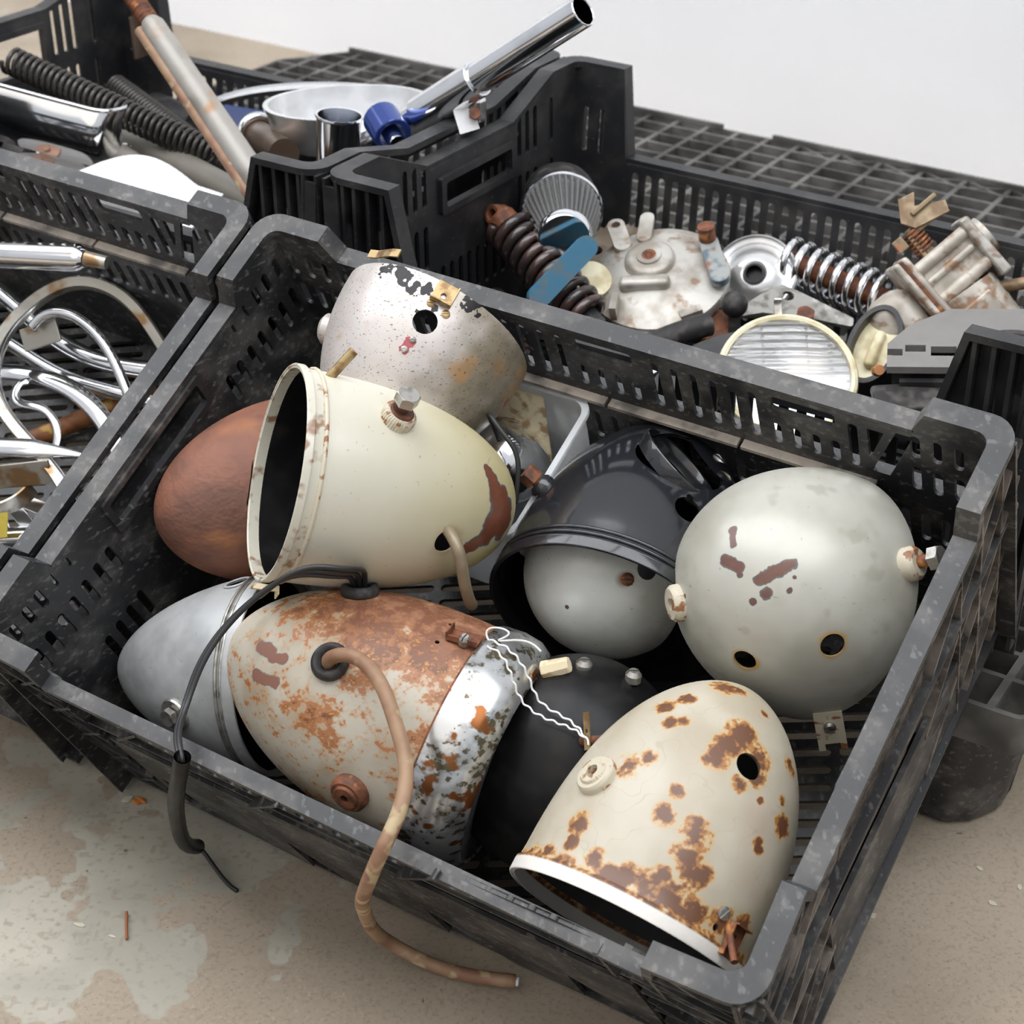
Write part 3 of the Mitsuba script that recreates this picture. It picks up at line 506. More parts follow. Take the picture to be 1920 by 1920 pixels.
pr('m_cork', P_(lambda p, n, uv: mix(lin(206, 192, 160), lin(150, 124, 88), smst(0.45, 0.7, f3(p, 130, 3)))), 0.6)

# ---------------------------------------------------------------- headlight shells in the front crate
def bullet(key, c, a, R, L, n, m, mat, inside=None, holes=(), th=0.0012, bead=True, rim_ext=0.0, smooth=40, minus=None):
    """hollow revolved shell, mouth centre c, a = mouth -> tip; holes: (point on the shell, normal, radius)"""
    k = 40; t = np.sin(np.linspace(0, np.pi / 2, k)); r = R * np.clip(1 - t ** n, 0, 1) ** (1 / m); s = t * L
    lip = [(-rim_ext, r[0]), (-rim_ext - 0.0008, r[0] + 0.0006), (-rim_ext - 0.0008, r[0] + 0.0016), (-rim_ext, r[0] + 0.0022), (0.0035, r[0] + 0.0022), (0.0055, r[0] + 0.0004)] if bead else [(0, r[0])]
    body = lip + list(zip(s[2:-1] + 0.0, r[2:-1])) + [(s[-1], 0.0)]
    inn = [(L - th, 0.0)] + [(max(x - th * (x / L), 0.0), max(y - th, 0.0)) for x, y in list(zip(s, r))[-2:0:-1]] + [(-rim_ext, r[0] - th)]
    sol = lathe(body + inn, A(c), RA @ unit(a), 96); man = tm2man(sol)
    liner = None
    if inside:
        q = [(max(x - th * (x / L), 0.001), max(y - th - 0.0002, 0.0)) for x, y in list(zip(s, r))[1:]]; q[-1] = (L - th - 0.0003, 0)
        liner = tm2man(lathe(q + [(x - 0.0008, max(y - 0.0006, 0)) for x, y in q[::-1][1:]], A(c), RA @ unit(a), 72))
    for (p, nn, hr) in holes:
        p = A(p); nn = RA @ unit(nn); cut = tm2man(cyl(p - nn * 0.018, p + nn * 0.012, hr, 40)); man = man - cut
        if liner is not None: liner = liner - cut
    if minus is not None: man = man - minus
    put(key + '__body', man2tm(man), mat, smooth)
    if liner is not None: put(key + '__interior', man2tm(liner), inside, smooth)
def boss(key, p, nn, r, h, mat, hole=0.0, knurl=0, par='__boss'):
    p = W(p); nn = unit(nn); b = min(h * 0.35, r * 0.25)
    prof = [(-0.004, hole), (-0.004, r), (h * 0.35, r), (h - b, r * 0.98), (h, r - b), (h, hole)] if hole else [(-0.004, 0), (-0.004, r), (h - b, r), (h, r - b), (h, 0)]
    mod = (lambda q, th, s: q * (1 + 0.018 * np.sign(np.sin(th * knurl)) * (q > r * 0.7))) if knurl else None
    put(key + par, lathe(prof, A(p), RA @ nn, max(40, knurl * 4), mod=mod), mat, 40)
def bolt(key, p, nn, across, hh, shank, r, mat, smat, par='__bolt'):
    p = W(p); nn = unit(nn); put(key + par, hexbolt(A(p + nn * shank), RA @ nn, across, hh), mat, 30)
    put(key + par + '__shank', cyl(A(p - nn * 0.004), A(p + nn * (shank + 0.001)), r, 20), smat, 40)
def ring(key, p, nn, R, r, mat, squash=1.0):
    th = np.linspace(0, 2 * np.pi, 17)[:-1]
    put(key, lathe([(r * squash * math.sin(t), R + r * math.cos(t)) for t in th], A(p), RA @ unit(nn), 48), mat, 60)
def screw(key, p, nn, r, h, mat):
    s = tm2man(lathe([(-0.002, 0), (-0.002, r), (h * 0.5, r), (h, r * 0.6), (h, 0)], (0, 0, 0), (0, 0, 1), 24)) - tm2man(bx(-r, r, -r * 0.12, r * 0.12, h * 0.35, h + 1))
    put(key, orient(man2tm(s), A(p), RA @ basis(nn)[0], RA @ unit(nn)), mat, 30)
def clampp(key, p, nn, along, mat, w=0.012, l=0.018):
    """small sheet clip at a mouth edge: plate with a folded tab and a hole"""
    pl = sbox(-w / 2, -l / 2, w / 2, l / 2).difference(Point(0, 0.002).buffer(0.0022)); m = [extr(pl, 0.001, 0.0), bx(-w / 2, w / 2, l / 2 - 0.001, l / 2, 0, 0.006), bx(-w / 2, -w / 2 + 0.001, -l / 2, l / 2, 0, 0.004)]
    put(key, orient(cat(m), A(W(p) + unit(nn) * 0.0015), RA @ np.cross(W(along), unit(nn)), RA @ unit(nn)), mat, False)

HS = 'headlight_shell'
# 1 cream shell lying on top, mouth to the left
k = HS; c2 = W([0.1555, 0.1920, 0.0297]); a2 = unit([0.6756, 0.4521, -0.5824]); n2 = unit([0.508, 0.454, 0.732])
bullet(k, c2, a2, 0.0733, 0.1707, 2.55, 2.11, 'm_cream', 'm_satin_black', [([0.2739, 0.2035, -0.0111], [0.88, -0.447, 0.159], 0.0085)], rim_ext=0.001)
ring(k + '__rim', c2 + a2 * 0.012, a2, 0.0736, 0.0016, 'm_worn_cream')
boss(k, [0.2280, 0.2491, 0.0520], n2, 0.0118, 0.0065, 'm_worn_cream', 0.003, 36)
boss(k, W([0.2280, 0.2491, 0.0520]) + n2 * 0.0045, n2, 0.0088, 0.0035, 'm_rusty_metal', 0.003, 0, '__washer')
bolt(k, W([0.2280, 0.2491, 0.0520]) + n2 * 0.002, unit([0.40, 0.42, 0.80]), 0.0145, 0.008, 0.013, 0.004, 'm_zinc', 'm_rusty_metal')
clampp(k + '__clip', [0.1770, 0.1238, 0.0005], [0.478, -0.867, -0.142], a2, 'm_cork', 0.009, 0.018)
put(k + '__cable', tube(A(spline([[0.2585, 0.2160, -0.0140], [0.2770, 0.2073, -0.0043], [0.2867, 0.1995, -0.0067], [0.2905, 0.1908, -0.0237], [0.2896, 0.1869, -0.0480], [0.2867, 0.1888, -0.0625]], 40)), 0.0042, 14), 'm_grey_hose', True)
put(k + '__bulb_holder', cat([orient(rbox(0.020, 0.022, 0.014, 0.003), A(c2 + a2 * 0.030 + W([0.0, 0.043, 0.028])), RA @ a2, RA @ [0, 0, 1]), cyl(A(c2 + a2 * 0.028 + W([0.0, 0.043, 0.028])), A(c2 + a2 * 0.014 + W([0.0, 0.041, 0.026])), 0.007)]), 'm_satin_black', 30)
put(k + '__bulb_holder__terminal', cat([orient(rbox(0.005, 0.007, 0.003, 0.0008), A(c2 + a2 * 0.016 + W([0.0, 0.050 - 0.012 * i, 0.034 - 0.012 * i])), RA @ a2, RA @ [0, 0, 1]) for i in range(2)]), 'm_brass', False)
put(k + '__stud', cyl(A([0.1726, 0.2529, 0.0656]), A([0.1838, 0.2752, 0.0743]), 0.0034, 16), 'm_brass', 30)
lab(k, 'glossy cream headlight shell on top of the pile, black inside, rusted chip at its tip', 'headlight shell', 'old headlight shells in the front crate')
# 2 big pale silver ball on the right
k = num(HS, 1); a8 = unit([-0.4096, -0.4345, 0.8021])
bullet(k, [0.4892, 0.2999, -0.100], a8, 0.0853, 0.1082, 2.0, 2.01, 'm_silver', 'm_satin_black', [([0.4842, 0.2152, -0.0513], [0.09, -0.939, 0.332], 0.0076), ([0.5337, 0.243, -0.045], [0.631, -0.615, 0.472], 0.0080)], bead=False, rim_ext=0.002)
boss(k, [0.4262, 0.2363, -0.0482], [-0.669, -0.667, 0.327], 0.0125, 0.006, 'm_worn_cream', 0.004)
boss(k, [0.5543, 0.3164, -0.0471], [0.80, 0.25, 0.45], 0.0115, 0.0075, 'm_worn_cream', 0.0035, 0, '__boss_001')
bolt(k, [0.5543, 0.3164, -0.0471], unit([0.80, 0.25, 0.45]), 0.0145, 0.0075, 0.0165, 0.0042, 'm_zinc', 'm_rusty_metal')
put(k + '__clip', orient(extr(sbox(-0.0095, -0.020, 0.0095, 0.012).difference(sbox(-0.005, -0.021, 0.005, -0.0145)), 0.0012), A([0.5330, 0.2215, -0.1190]), RA @ [0.85, 0.5, 0.0], RA @ unit([0.45, -0.80, 0.40])), 'm_worn_cream', False)
screw(k + '__clip__screw', W([0.5330, 0.2215, -0.1190]) + unit([0.45, -0.80, 0.40]) * 0.001, [0.45, -0.80, 0.40], 0.0042, 0.003, 'm_zinc')
lab(k, 'large round pale silver headlight shell by the right crate wall, with brown paint chips', 'headlight shell', 'old headlight shells in the front crate')
# 3 rusty cream bullet, mouth to the front wall at the near corner
k = num(HS, 2); a9 = unit([0.0122, 0.9955, 0.0943]); c9 = W([0.4889, 0.0345, -0.075])
bullet(k, c9, a9, 0.0785, 0.1663, 2.64, 1.80, 'm_rust_cream', 'm_dark_inside', [([0.5307, 0.136, -0.0157], [0.605, 0.293, 0.741], 0.0086), ([0.5531, 0.0404, -0.0279], [0.821, -0.056, 0.568], 0.0022)], rim_ext=0.0055)
boss(k, [0.4532, 0.0896, -0.003], [-0.49, 0.065, 0.869], 0.0132, 0.0042, 'm_worn_cream', 0.0042)
boss(k, W([0.4532, 0.0896, -0.003]) + unit([-0.49, 0.065, 0.869]) * 0.003, [-0.49, 0.065, 0.869], 0.0092, 0.0030, 'm_worn_cream', 0.0042, 26, '__boss_001')
clampp(k + '__clip', [0.5600, 0.0400, -0.0400], [0.908, -0.037, 0.417], a9, 'm_rusty_metal', 0.014, 0.020)
put(k + '__clip__pin', cyl(A([0.5570, 0.046, -0.034]), A([0.5720, 0.026, -0.0270]), 0.0022, 12), 'm_rusty_metal', 30)
screw(k + '__rivet', [0.5535, 0.0500, -0.0275], [0.80, -0.05, 0.59], 0.0042, 0.0016, 'm_zinc')
lab(k, 'cream bullet headlight shell with orange rust stains, mouth down in the near crate corner', 'headlight shell', 'old headlight shells in the front crate')
# 4 rusty bullet with its pitted chrome ring
k = num(HS, 3); a4 = unit([-0.9677, -0.0418, 0.2487]); c4 = W([0.3126, 0.105, -0.095])
bullet(k, c4, a4, 0.0818, 0.1756, 2.51, 1.64, 'm_rust_paint', None, [([0.2993, 0.1540, -0.0300], [0.13, 0.60, 0.78], 0.0016), ([0.3035, 0.1355, -0.0195], [0.15, 0.40, 0.9], 0.0016)], bead=False)
put(k + '__lamp_ring', lathe([(-0.001, 0.0795), (0.0015, 0.0828), (0.0012, 0.0842), (-0.002, 0.0850), (-0.014, 0.0862), (-0.026, 0.0848), (-0.034, 0.0800), (-0.039, 0.0735), (-0.0400, 0.0715), (-0.0385, 0.0705), (-0.030, 0.0760), (-0.010, 0.0785)], A(c4), RA @ a4, 96), 'm_pitted_chrome', 50)
ring(k + '__ring_seam', c4 + a4 * 0.0016, a4, 0.0826, 0.0013, 'm_rusty_metal')
put(k + '__reflector', lathe([(-0.036, 0.0), (-0.036, 0.0735), (-0.033, 0.0755), (-0.028, 0.0)], A(c4), RA @ a4, 48), 'm_dark_inside', 40)
for i, (p, nn) in enumerate((([0.2293, 0.1519, -0.0238], [-0.149, 0.674, 0.724]), ([0.252, 0.0919, -0.0035], [0.014, -0.162, 0.987]))):
    nn = unit(nn); kk = num(k + '__grommet', i)
    put(kk, lathe([(-0.003, 0.0062), (-0.003, 0.0105), (-0.001, 0.0112), (0.0, 0.0128), (0.003, 0.0134), (0.006, 0.0122), (0.007, 0.0100), (0.0055, 0.0072), (0.002, 0.0062)], A(p), RA @ nn, 40), 'm_rubber', 50)
boss(k, [0.2882, 0.0315, -0.0500], [0.066, -0.90, 0.43], 0.0135, 0.0065, 'm_rusty_metal', 0.0035)
boss(k, W([0.2882, 0.0315, -0.0500]) + unit([0.066, -0.90, 0.43]) * 0.004, [0.066, -0.90, 0.43], 0.0095, 0.0042, 'm_rusty_metal', 0.003, 0, '__washer')
clampp(k + '__clip', c4 + unit([0.0, 0.50, 0.87]) * 0.0848 - a4 * 0.005, [0.0, 0.50, 0.87], a4, 'm_rusty_metal', 0.013, 0.022)
screw(k + '__clip__screw', c4 + unit([0.0, 0.46, 0.89]) * 0.0875 - a4 * 0.007, [0.2, 0.4, 0.9], 0.004, 0.005, 'm_zinc')
ru = [WA(c4 + a4 * 0.0)]; hp = spline([[0.252, 0.0930, -0.012], [0.2525, 0.0915, 0.0045], [0.2585, 0.0870, 0.0150], [0.2700, 0.0790, 0.0180], [0.2830, 0.0640, 0.0135], [0.2960, 0.0440, 0.0085], [0.3100, 0.0210, 0.0075], [0.3180, -0.0020, 0.0130], [0.3180, -0.0150, 0.0050]], 60)
lab(k, 'rust-mottled bullet headlight shell with a pitted chrome ring and a brown hose', 'headlight shell', 'old headlight shells in the front crate')
# 5 aluminium-grey shell at the near left
k = num(HS, 4); a5 = unit([-0.951, -0.3027, -0.0633]); c5 = W([0.1527, 0.1049, -0.11])
bullet(k, c5, a5, 0.0721, 0.1313, 1.53, 1.72, 'm_alu_paint', 'm_satin_black', [([0.1164, 0.1387, -0.057], [-0.419, 0.522, 0.743], 0.0085)], rim_ext=0.004)
for i in range(2): ring(num(k + '__rim', i), c5 + a5 * (0.006 + 0.004 * i), a5, 0.0722, 0.0014, 'm_zinc')
ring(k + '__hole_edge', [0.1164, 0.1387, -0.057], [-0.419, 0.522, 0.743], 0.0092, 0.0014, 'm_alu_paint', 0.6)
boss(k, [0.1187, 0.0391, -0.0802], [-0.087, -0.85, 0.519], 0.0125, 0.003, 'm_zinc', 0.004)
bolt(k, [0.1187, 0.0391, -0.0802], [-0.087, -0.85, 0.519], 0.012, 0.005, 0.004, 0.004, 'm_zinc', 'm_zinc')
lab(k, 'plain aluminium-grey headlight shell lying in the near left part of the crate', 'headlight shell', 'old headlight shells in the front crate')
# 6 rust-brown shell behind the cream one
k = num(HS, 5)
bullet(k, [0.0907, 0.2388, -0.0891], [-0.4613, -0.7756, 0.4309], 0.0691, 0.1116, 1.96, 1.88, 'm_rust_bump', None, (), bead=False, minus=tm2man(lathe([(-0.003, 0), (-0.003, 0.0765), (0.06, 0.0765), (0.12, 0.060), (0.172, 0.0)], A([0.1555, 0.1920, 0.0297]), RA @ a2, 64)))
lab(k, 'completely rust-brown headlight shell behind the mouth of the cream one', 'headlight shell', 'old headlight shells in the front crate')
# 7 speckled silver shell at the back, mouth to the crate wall
k = num(HS, 6); a3 = unit([0.013, -0.9985, -0.0538])
bullet(k, [0.1651, 0.3671, -0.02], a3, 0.0741, 0.1220, 2.17, 1.55, 'm_speckled', 'm_dark_inside', [([0.1968, 0.3318, 0.0428], [0.44, -0.2, 0.875], 0.0088)], bead=False)
boss(k, [0.0950, 0.3330, -0.0100], [-0.98, -0.15, 0.1], 0.012, 0.008, 'm_speckled', 0.0)
clampp(k + '__clip', [0.1997, 0.3556, 0.0446], [0.444, -0.092, 0.891], a3, 'm_brass', 0.016, 0.016)
for i, p in enumerate(([0.1946, 0.3455, 0.0458], [0.2058, 0.3440, 0.0395])): screw(num(k + '__rivet', i), p, [0.5, -0.12, 0.86], 0.0032, 0.0012, 'm_brass')
for i, p in enumerate(([0.1943, 0.3170, 0.0390], [0.1918, 0.3085, 0.0380])): screw(num(k + '__rivet', i + 2), p, [0.36, -0.32, 0.88], 0.0024, 0.0012, 'm_zinc')
put(k + '__torn_lip', mapv(bx(-0.016, 0.016, -0.002, 0.004, 0, 0.0012).subdivide().subdivide(), lambda p: A(W([0.142, 0.3690, 0.0515]) + p[:, :1] * unit([1, 0, 0.16]) + p[:, 1:2] * W([0, 1, 0.2]) + (p[:, 2:] + 0.003 * np.sin(p[:, :1] * 900)) * W([-0.2, 0, 1]))), 'm_brass', False)
lab(k, 'speckled silver headlight shell leaning on the back crate wall, with red paint drips', 'headlight shell', 'old headlight shells in the front crate')
# 8 glossy black shell, mouth forward, with the round speedometer opening on its shoulder
k = num(HS, 7); c6 = W([0.3605, 0.2344, -0.108]); a6 = unit([-0.1643, 0.9816, -0.0968]); ap = W([0.3690, 0.3410, -0.0640]); an = unit([0.518, 0.752, 0.407])
bullet(k, c6, a6, 0.0861, 0.1706, 2.37, 1.63, 'm_gloss_black', 'm_satin_black', [([0.3992, 0.3046, -0.0486], [0.555, 0.332, 0.763], 0.0100), ([0.3954, 0.3147, -0.0506], [0.54, 0.383, 0.75], 0.0028), (ap + an * 0.004, an, 0.0305)], rim_ext=0.003)
for i in range(3): ring(num(k + '__rim', i), c6 + a6 * (0.004 + 0.0045 * i), a6, 0.0868 - 0.0004 * i, 0.0016, 'm_gloss_black')
put(k + '__gauge_opening', lathe([(-0.006, 0.0300), (-0.006, 0.0322), (-0.002, 0.0330), (0.004, 0.0336), (0.0052, 0.0325), (0.004, 0.0312), (-0.002, 0.0308)], A(ap), RA @ an, 64), 'm_gloss_black', 50)
boss(k, [0.2880, 0.2930, -0.0662], [-0.808, 0.121, 0.576], 0.0095, 0.008, 'm_gloss_black', 0.003)
bolt(k, [0.2880, 0.2930, -0.0662], unit([-0.80, 0.12, 0.60]), 0.0135, 0.010, 0.010, 0.004, 'm_rusty_metal', 'm_rusty_metal')
screw(k + '__rivet', [0.3860, 0.2880, -0.0385], [0.42, 0.25, 0.87], 0.0042, 0.002, 'm_gloss_black')
lab(k, 'glossy black headlight shell with a round gauge opening and a rusty bolt, mouth facing forward', 'headlight shell', 'old headlight shells in the front crate')
# 9 small silver-grey shell nested in the black one
k = num(HS, 8); a7 = unit([-0.3409, -0.6835, 0.6455])
bullet(k, [0.3417, 0.2724, -0.117], a7, 0.0617, 0.0651, 2, 2, 'm_silver_grey', None, [([0.384, 0.2635, -0.0726], [0.706, -0.111, 0.7], 0.0075)], bead=False, rim_ext=0.012)
screw(k + '__screw', [0.3759, 0.2498, -0.0697], [0.586, -0.319, 0.745], 0.0046, 0.0026, 'm_rusty_metal')
lab(k, 'small silver-grey headlight shell with one rusty screw, nested in the mouth of the black shell', 'headlight shell', 'old headlight shells in the front crate')
# 10 dull black shell underneath
k = num(HS, 9); c10 = W([0.3880, 0.1220, -0.132]); a10 = unit([0.02, 0.50, 0.86])
bullet(k, c10, a10, 0.0780, 0.092, 2, 2, 'm_satin_black', None, (), bead=False, rim_ext=0.02)
lab(k, 'dull black headlight shell under the others, between the rusty and the rust-stained cream one', 'headlight shell', 'old headlight shells in the front crate')

# ---------------------------------------------------------------- hoses, wires, tub and small things in and around the front crate
pr('m_wire', (0.018, 0.018, 0.019), 0.4)
scene['m_clear_plastic'] = {'type': 'principledthin', 'base_color': rgb((0.93, 0.95, 0.96)), 'roughness': 0.35, 'diff_trans': 0.9, 'spec_trans': 0.12, 'eta': 1.4}
HOSE = [[0.2520, 0.0925, -0.012], [0.2545, 0.0915, 0.0050], [0.2716, 0.0949, 0.0150], [0.3014, 0.0859, 0.0180], [0.3253, 0.0657, 0.0140], [0.3448, 0.0437, 0.0090], [0.3559, 0.0199, 0.0100], [0.3600, -0.0071, 0.0105], [0.3514, -0.0235, -0.0120], [0.3200, -0.0260, -0.090], [0.3060, -0.0240, -0.145], [0.3073, -0.0220, -0.1700], [0.3327, -0.0203, -0.1860], [0.3712, -0.0129, -0.1898], [0.3942, -0.0042, -0.1940]]
put('headlight_shell_003__hose', tube(A(spline(HOSE, 140)), 0.0048, 16), 'm_hose', True)
e0, e1_ = A(HOSE[-1]), unit(A(HOSE[-1]) - A(HOSE[-2])); put('headlight_shell_003__hose__core', cyl(e0 - e1_ * 0.002, e0 + e1_ * 0.0022, 0.0032, 16), 'm_string', 30)
lab('headlight_shell_003__hose', 'long brown rubber hose hanging to the floor')
G1 = W([0.2293, 0.1519, -0.0238])
for i in range(3):
    o = W([0.004 * (i - 1), 0.003 * (i - 1), 0.0025 * i])
    pts = [G1 + o * 0.5 + W([0.001, -0.003, -0.006]), G1 + o + W([0.002, 0.004, 0.012]), W([0.2372, 0.1394, 0.0260]) + o, W([0.2230, 0.1290, 0.0350]) + o, W([0.2020, 0.1103, 0.0290]) + o]
    if i < 2: pts += [W([0.1850, 0.0860, 0.0180]) + o * 0.9, W([0.1785, 0.0520, 0.0100]) + o * 0.8, W([0.1826, 0.0223, 0.0050]) + o * 0.5, W([0.1985, 0.0000, 0.0160]) + o * 0.5, W([0.2085, -0.0095, 0.0190]) + o * 0.4, W([0.2030, -0.0160, 0.0000]) + o * 0.4]
    else: pts += [W([0.1900, 0.1080, 0.018])]
    put(num('headlight_shell_003__wire', i), tube(A(spline(pts, 90)), 0.0019, 10), 'm_wire', True)
SL = A(spline([[0.2115, -0.0110, 0.0220], [0.2020, -0.0190, -0.0020], [0.1760, -0.0230, -0.0550], [0.1500, -0.0250, -0.1150], [0.1340, -0.0240, -0.1630], [0.1290, -0.0180, -0.1830]], 50))
S0 = tube(SL, 0.0056, 16, caps=False); S1 = tube(SL, 0.0042, 16, caps=False); put('headlight_shell_003__sleeve', cat([S0, tm(S1.vertices, S1.faces[:, ::-1])]), 'm_satin_black', True)
put('headlight_shell_003__wire_003', tube(spline([SL[44], SL[49] + W([0.002, -0.001, -0.0005]), W([-0.2060, 1.0400, 0.0045]), W([-0.1928, 1.0273, 0.0022])], 30), 0.0017, 8), 'm_wire', True)
# string tied from the clip down to a brass tag
sp = [[0.3582, 0.1501, -0.0090], [0.3650, 0.1530, -0.0080], [0.3732, 0.1557, -0.0100]]
zig = spline([[0.3400, 0.1480, -0.0080], [0.3663, 0.1429, -0.0120], [0.3740, 0.1370, -0.0230], [0.3813, 0.1314, -0.0330], [0.4000, 0.1290, -0.0380], [0.4170, 0.1230, -0.0370], [0.4240, 0.1180, -0.0370]], 90)
zig2 = spline([[0.3400, 0.1450, -0.0110], [0.3640, 0.1330, -0.0180], [0.3720, 0.1260, -0.0300], [0.3850, 0.1230, -0.0350], [0.4020, 0.1240, -0.0380], [0.4190, 0.1210, -0.0370]], 90)
w = np.sin(np.arange(90) * 0.75)[:, None] * 0.0009
put('string', cat([tube(A(zig + w * W([0.5, 0.5, 0.7])), 0.0007, 6), tube(A(zig2 - w * W([0.5, 0.5, 0.7])), 0.0007, 6), tube(A(spline([[0.3400, 0.1480, -0.0080], [0.3450, 0.1560, -0.0020], [0.3530, 0.1550, -0.0030], [0.3470, 0.1500, -0.0070], [0.3560, 0.1530, -0.0060], [0.3700, 0.1560, -0.0080], [0.3760, 0.1540, -0.0090]], 60)), 0.0007, 6)]), 'm_string', True)
lab('string', 'thin white string running from the rusty clip to the small brass tag', 'string')
put('brass_tag', orient(extr(sbox(-0.0022, -0.012, 0.0022, 0.012).difference(Point(0, 0.0).buffer(0.0014)), 0.0012), A([0.4174, 0.1270, -0.0400]), RA @ [0.8, 0.3, 0.2], RA @ unit([-0.3, -0.5, 0.8])), 'm_brass', False)
put('brass_tag__screw', cyl(A([0.4140, 0.1220, -0.0480]), A([0.4314, 0.1262, -0.0400]), 0.0032, 14), 'm_rusty_metal', 30)
lab('brass_tag', 'narrow brass tag with a rusty screw on the dull black shell, at the string end', 'tag')
put('cork_plug', orient(lathe([(0, 0), (0, 0.0062), (0.001, 0.0070), (0.018, 0.0058), (0.019, 0.005), (0.019, 0)], (0, 0, 0), (0, 0, 1), 8), A([0.3640, 0.1580, -0.0510]), RA @ [1, 0, 0], RA @ unit([0.80, 0.50, 0.15])), 'm_cork', 20)
lab('cork_plug', 'small pale cork-like plug beside the dull black shell', 'plug')
for i, p in enumerate(([0.3860, 0.1730, -0.0560], [0.4155, 0.1830, -0.0680])): screw(num('headlight_shell_009__screw', i), p, [0.05, 0.55, 0.83], 0.0055, 0.006, 'm_zinc')
# translucent tub with a chrome lamp
def tub(x0, x1, y0, y1, z0, z1, r, th):
    def ringv(x0, x1, y0, y1, r): return np.array(sbox(x0 + r, y0 + r, x1 - r, y1 - r).buffer(r, quad_segs=6).exterior.coords)[:-1]
    lev = []
    for z, ins in ((z1, -0.003), (z1 - 0.003, -0.003), (z1 - 0.0031, 0.0), (z1 - 0.03, 0.002), (z0 + 0.006, 0.010), (z0, 0.014)):
        q = ringv(x0 + ins, x1 - ins, y0 + ins, y1 - ins, r); lev.append(np.c_[q, np.full(len(q), z)])
    n = len(lev[0]); V = np.vstack(lev); F = []
    for k in range(len(lev) - 1):
        for j in range(n): F += [(k * n + j, (k + 1) * n + j, (k + 1) * n + (j + 1) % n), (k * n + j, (k + 1) * n + (j + 1) % n, k * n + (j + 1) % n)]
    c = len(V); V = np.vstack([V, lev[-1].mean(0)]); e = (len(lev) - 1) * n; F += [(e + j, e + (j + 1) % n, c) for j in range(n)]
    return tm(V, F)
put('plastic_tub__body', tub(0.150, 0.2790, 0.252, 0.3745, -0.196, -0.073, 0.014, 0.001), 'm_clear_plastic', 40, A)
put('plastic_tub__rim', mapv(extr(sbox(0.147, 0.249, 0.2820, 0.3775).buffer(-0.014).buffer(0.014).difference(sbox(0.1515, 0.2535, 0.2775, 0.3730).buffer(-0.012).buffer(0.012)), 0.0022, -0.074), A), 'm_clear_plastic', False)
lab('plastic_tub', 'translucent white plastic tub behind the cream shell, holding a chrome lamp', 'tub')
put('chrome_lamp__body', lathe([(-0.004, 0.0), (-0.004, 0.036), (0.002, 0.038), (0.012, 0.036), (0.026, 0.028), (0.036, 0.016), (0.040, 0.0)], A([0.212, 0.330, -0.128]), RA @ unit([0.10, 0.25, 0.95]), 56), 'm_chrome', 40)
put('chrome_lamp__wire', tube(A(spline([[0.2380, 0.3150, -0.060], [0.2350, 0.3180, -0.040], [0.2430, 0.3120, -0.022], [0.2550, 0.3050, -0.025], [0.2680, 0.2980, -0.035], [0.2740, 0.2850, -0.048], [0.2760, 0.2720, -0.060]], 60)), 0.0018, 8), 'm_wire', True)
lab('chrome_lamp', 'small domed chrome lamp with a black wire inside the plastic tub', 'lamp')
put('card_scrap', orient(extr(Polygon([(-0.03, -0.03), (0.03, -0.03), (0.02, 0.03), (-0.03, 0.03)]), 0.0012), A([0.215, 0.364, -0.105]), RA @ [1, 0, 0], RA @ unit([0, -0.9, 0.45])), 'm_cork', False)
lab('card_scrap', 'beige scrap of card against the back of the plastic tub', 'card')
# litter on the floor
pr('m_twig', lin(150, 96, 66), 0.7)
put('twig', tube(spline([W([-0.2682, 1.0024, 0.0022]), W([-0.2660, 0.9900, 0.0028]), W([-0.2631, 0.9755, 0.0020])], 12), 0.0011, 6), 'm_twig', True); lab('twig', 'tiny red-brown twig on the bare floor at the lower left', 'twig')
put('twig_001', tube(spline([W([0.4150, 1.2700, 0.0022]), W([0.4210, 1.2560, 0.0026]), W([0.4300, 1.2350, 0.0020])], 12), 0.0016, 6), 'm_twig', True); lab('twig_001', 'red-brown twig on the floor at the right edge, beside the pallet foot', 'twig')
pr('m_leaf', lin(190, 112, 50), 0.7)
put('leaf_scrap', mapv(trimesh.creation.icosphere(2, 1.0), lambda p: p * [0.005, 0.004, 0.0012] * (1 + 0.3 * np.sin(p[:, :1] * 5 + p[:, 1:2] * 4)) + [-0.282, 1.128, 0.0012]), 'm_leaf', 40); lab('leaf_scrap', 'small orange leaf scrap on the floor left of the black wire sleeve', 'leaf')
rng = random.Random(4); fl_ = []
for i in range(26):
    x, y = ((-0.42, 1.1) if i < 12 else (0.30, 0.98)); x += rng.uniform(-0.16, 0.16); y += rng.uniform(-0.14, 0.12)
    q = Polygon([(math.cos(a) * rng.uniform(0.6, 1.2), math.sin(a) * rng.uniform(0.6, 1.2)) for a in np.linspace(0, 6.28, 8)[:-1]]); q = affinity.scale(q, rng.uniform(0.002, 0.006), rng.uniform(0.0015, 0.0035), origin=(0, 0)); q = affinity.translate(affinity.rotate(q, rng.uniform(0, 180), origin=(0, 0)), x, y)
    fl_.append(extr(q.buffer(0), rng.uniform(0.0005, 0.0011), 0.0001))
pr('m_flake', lin(186, 182, 164), 0.7)
put('paint_flakes', cat(fl_), 'm_flake', False); lab('paint_flakes', 'loose pale paint flakes scattered on the concrete floor', 'paint flakes', kind='stuff')
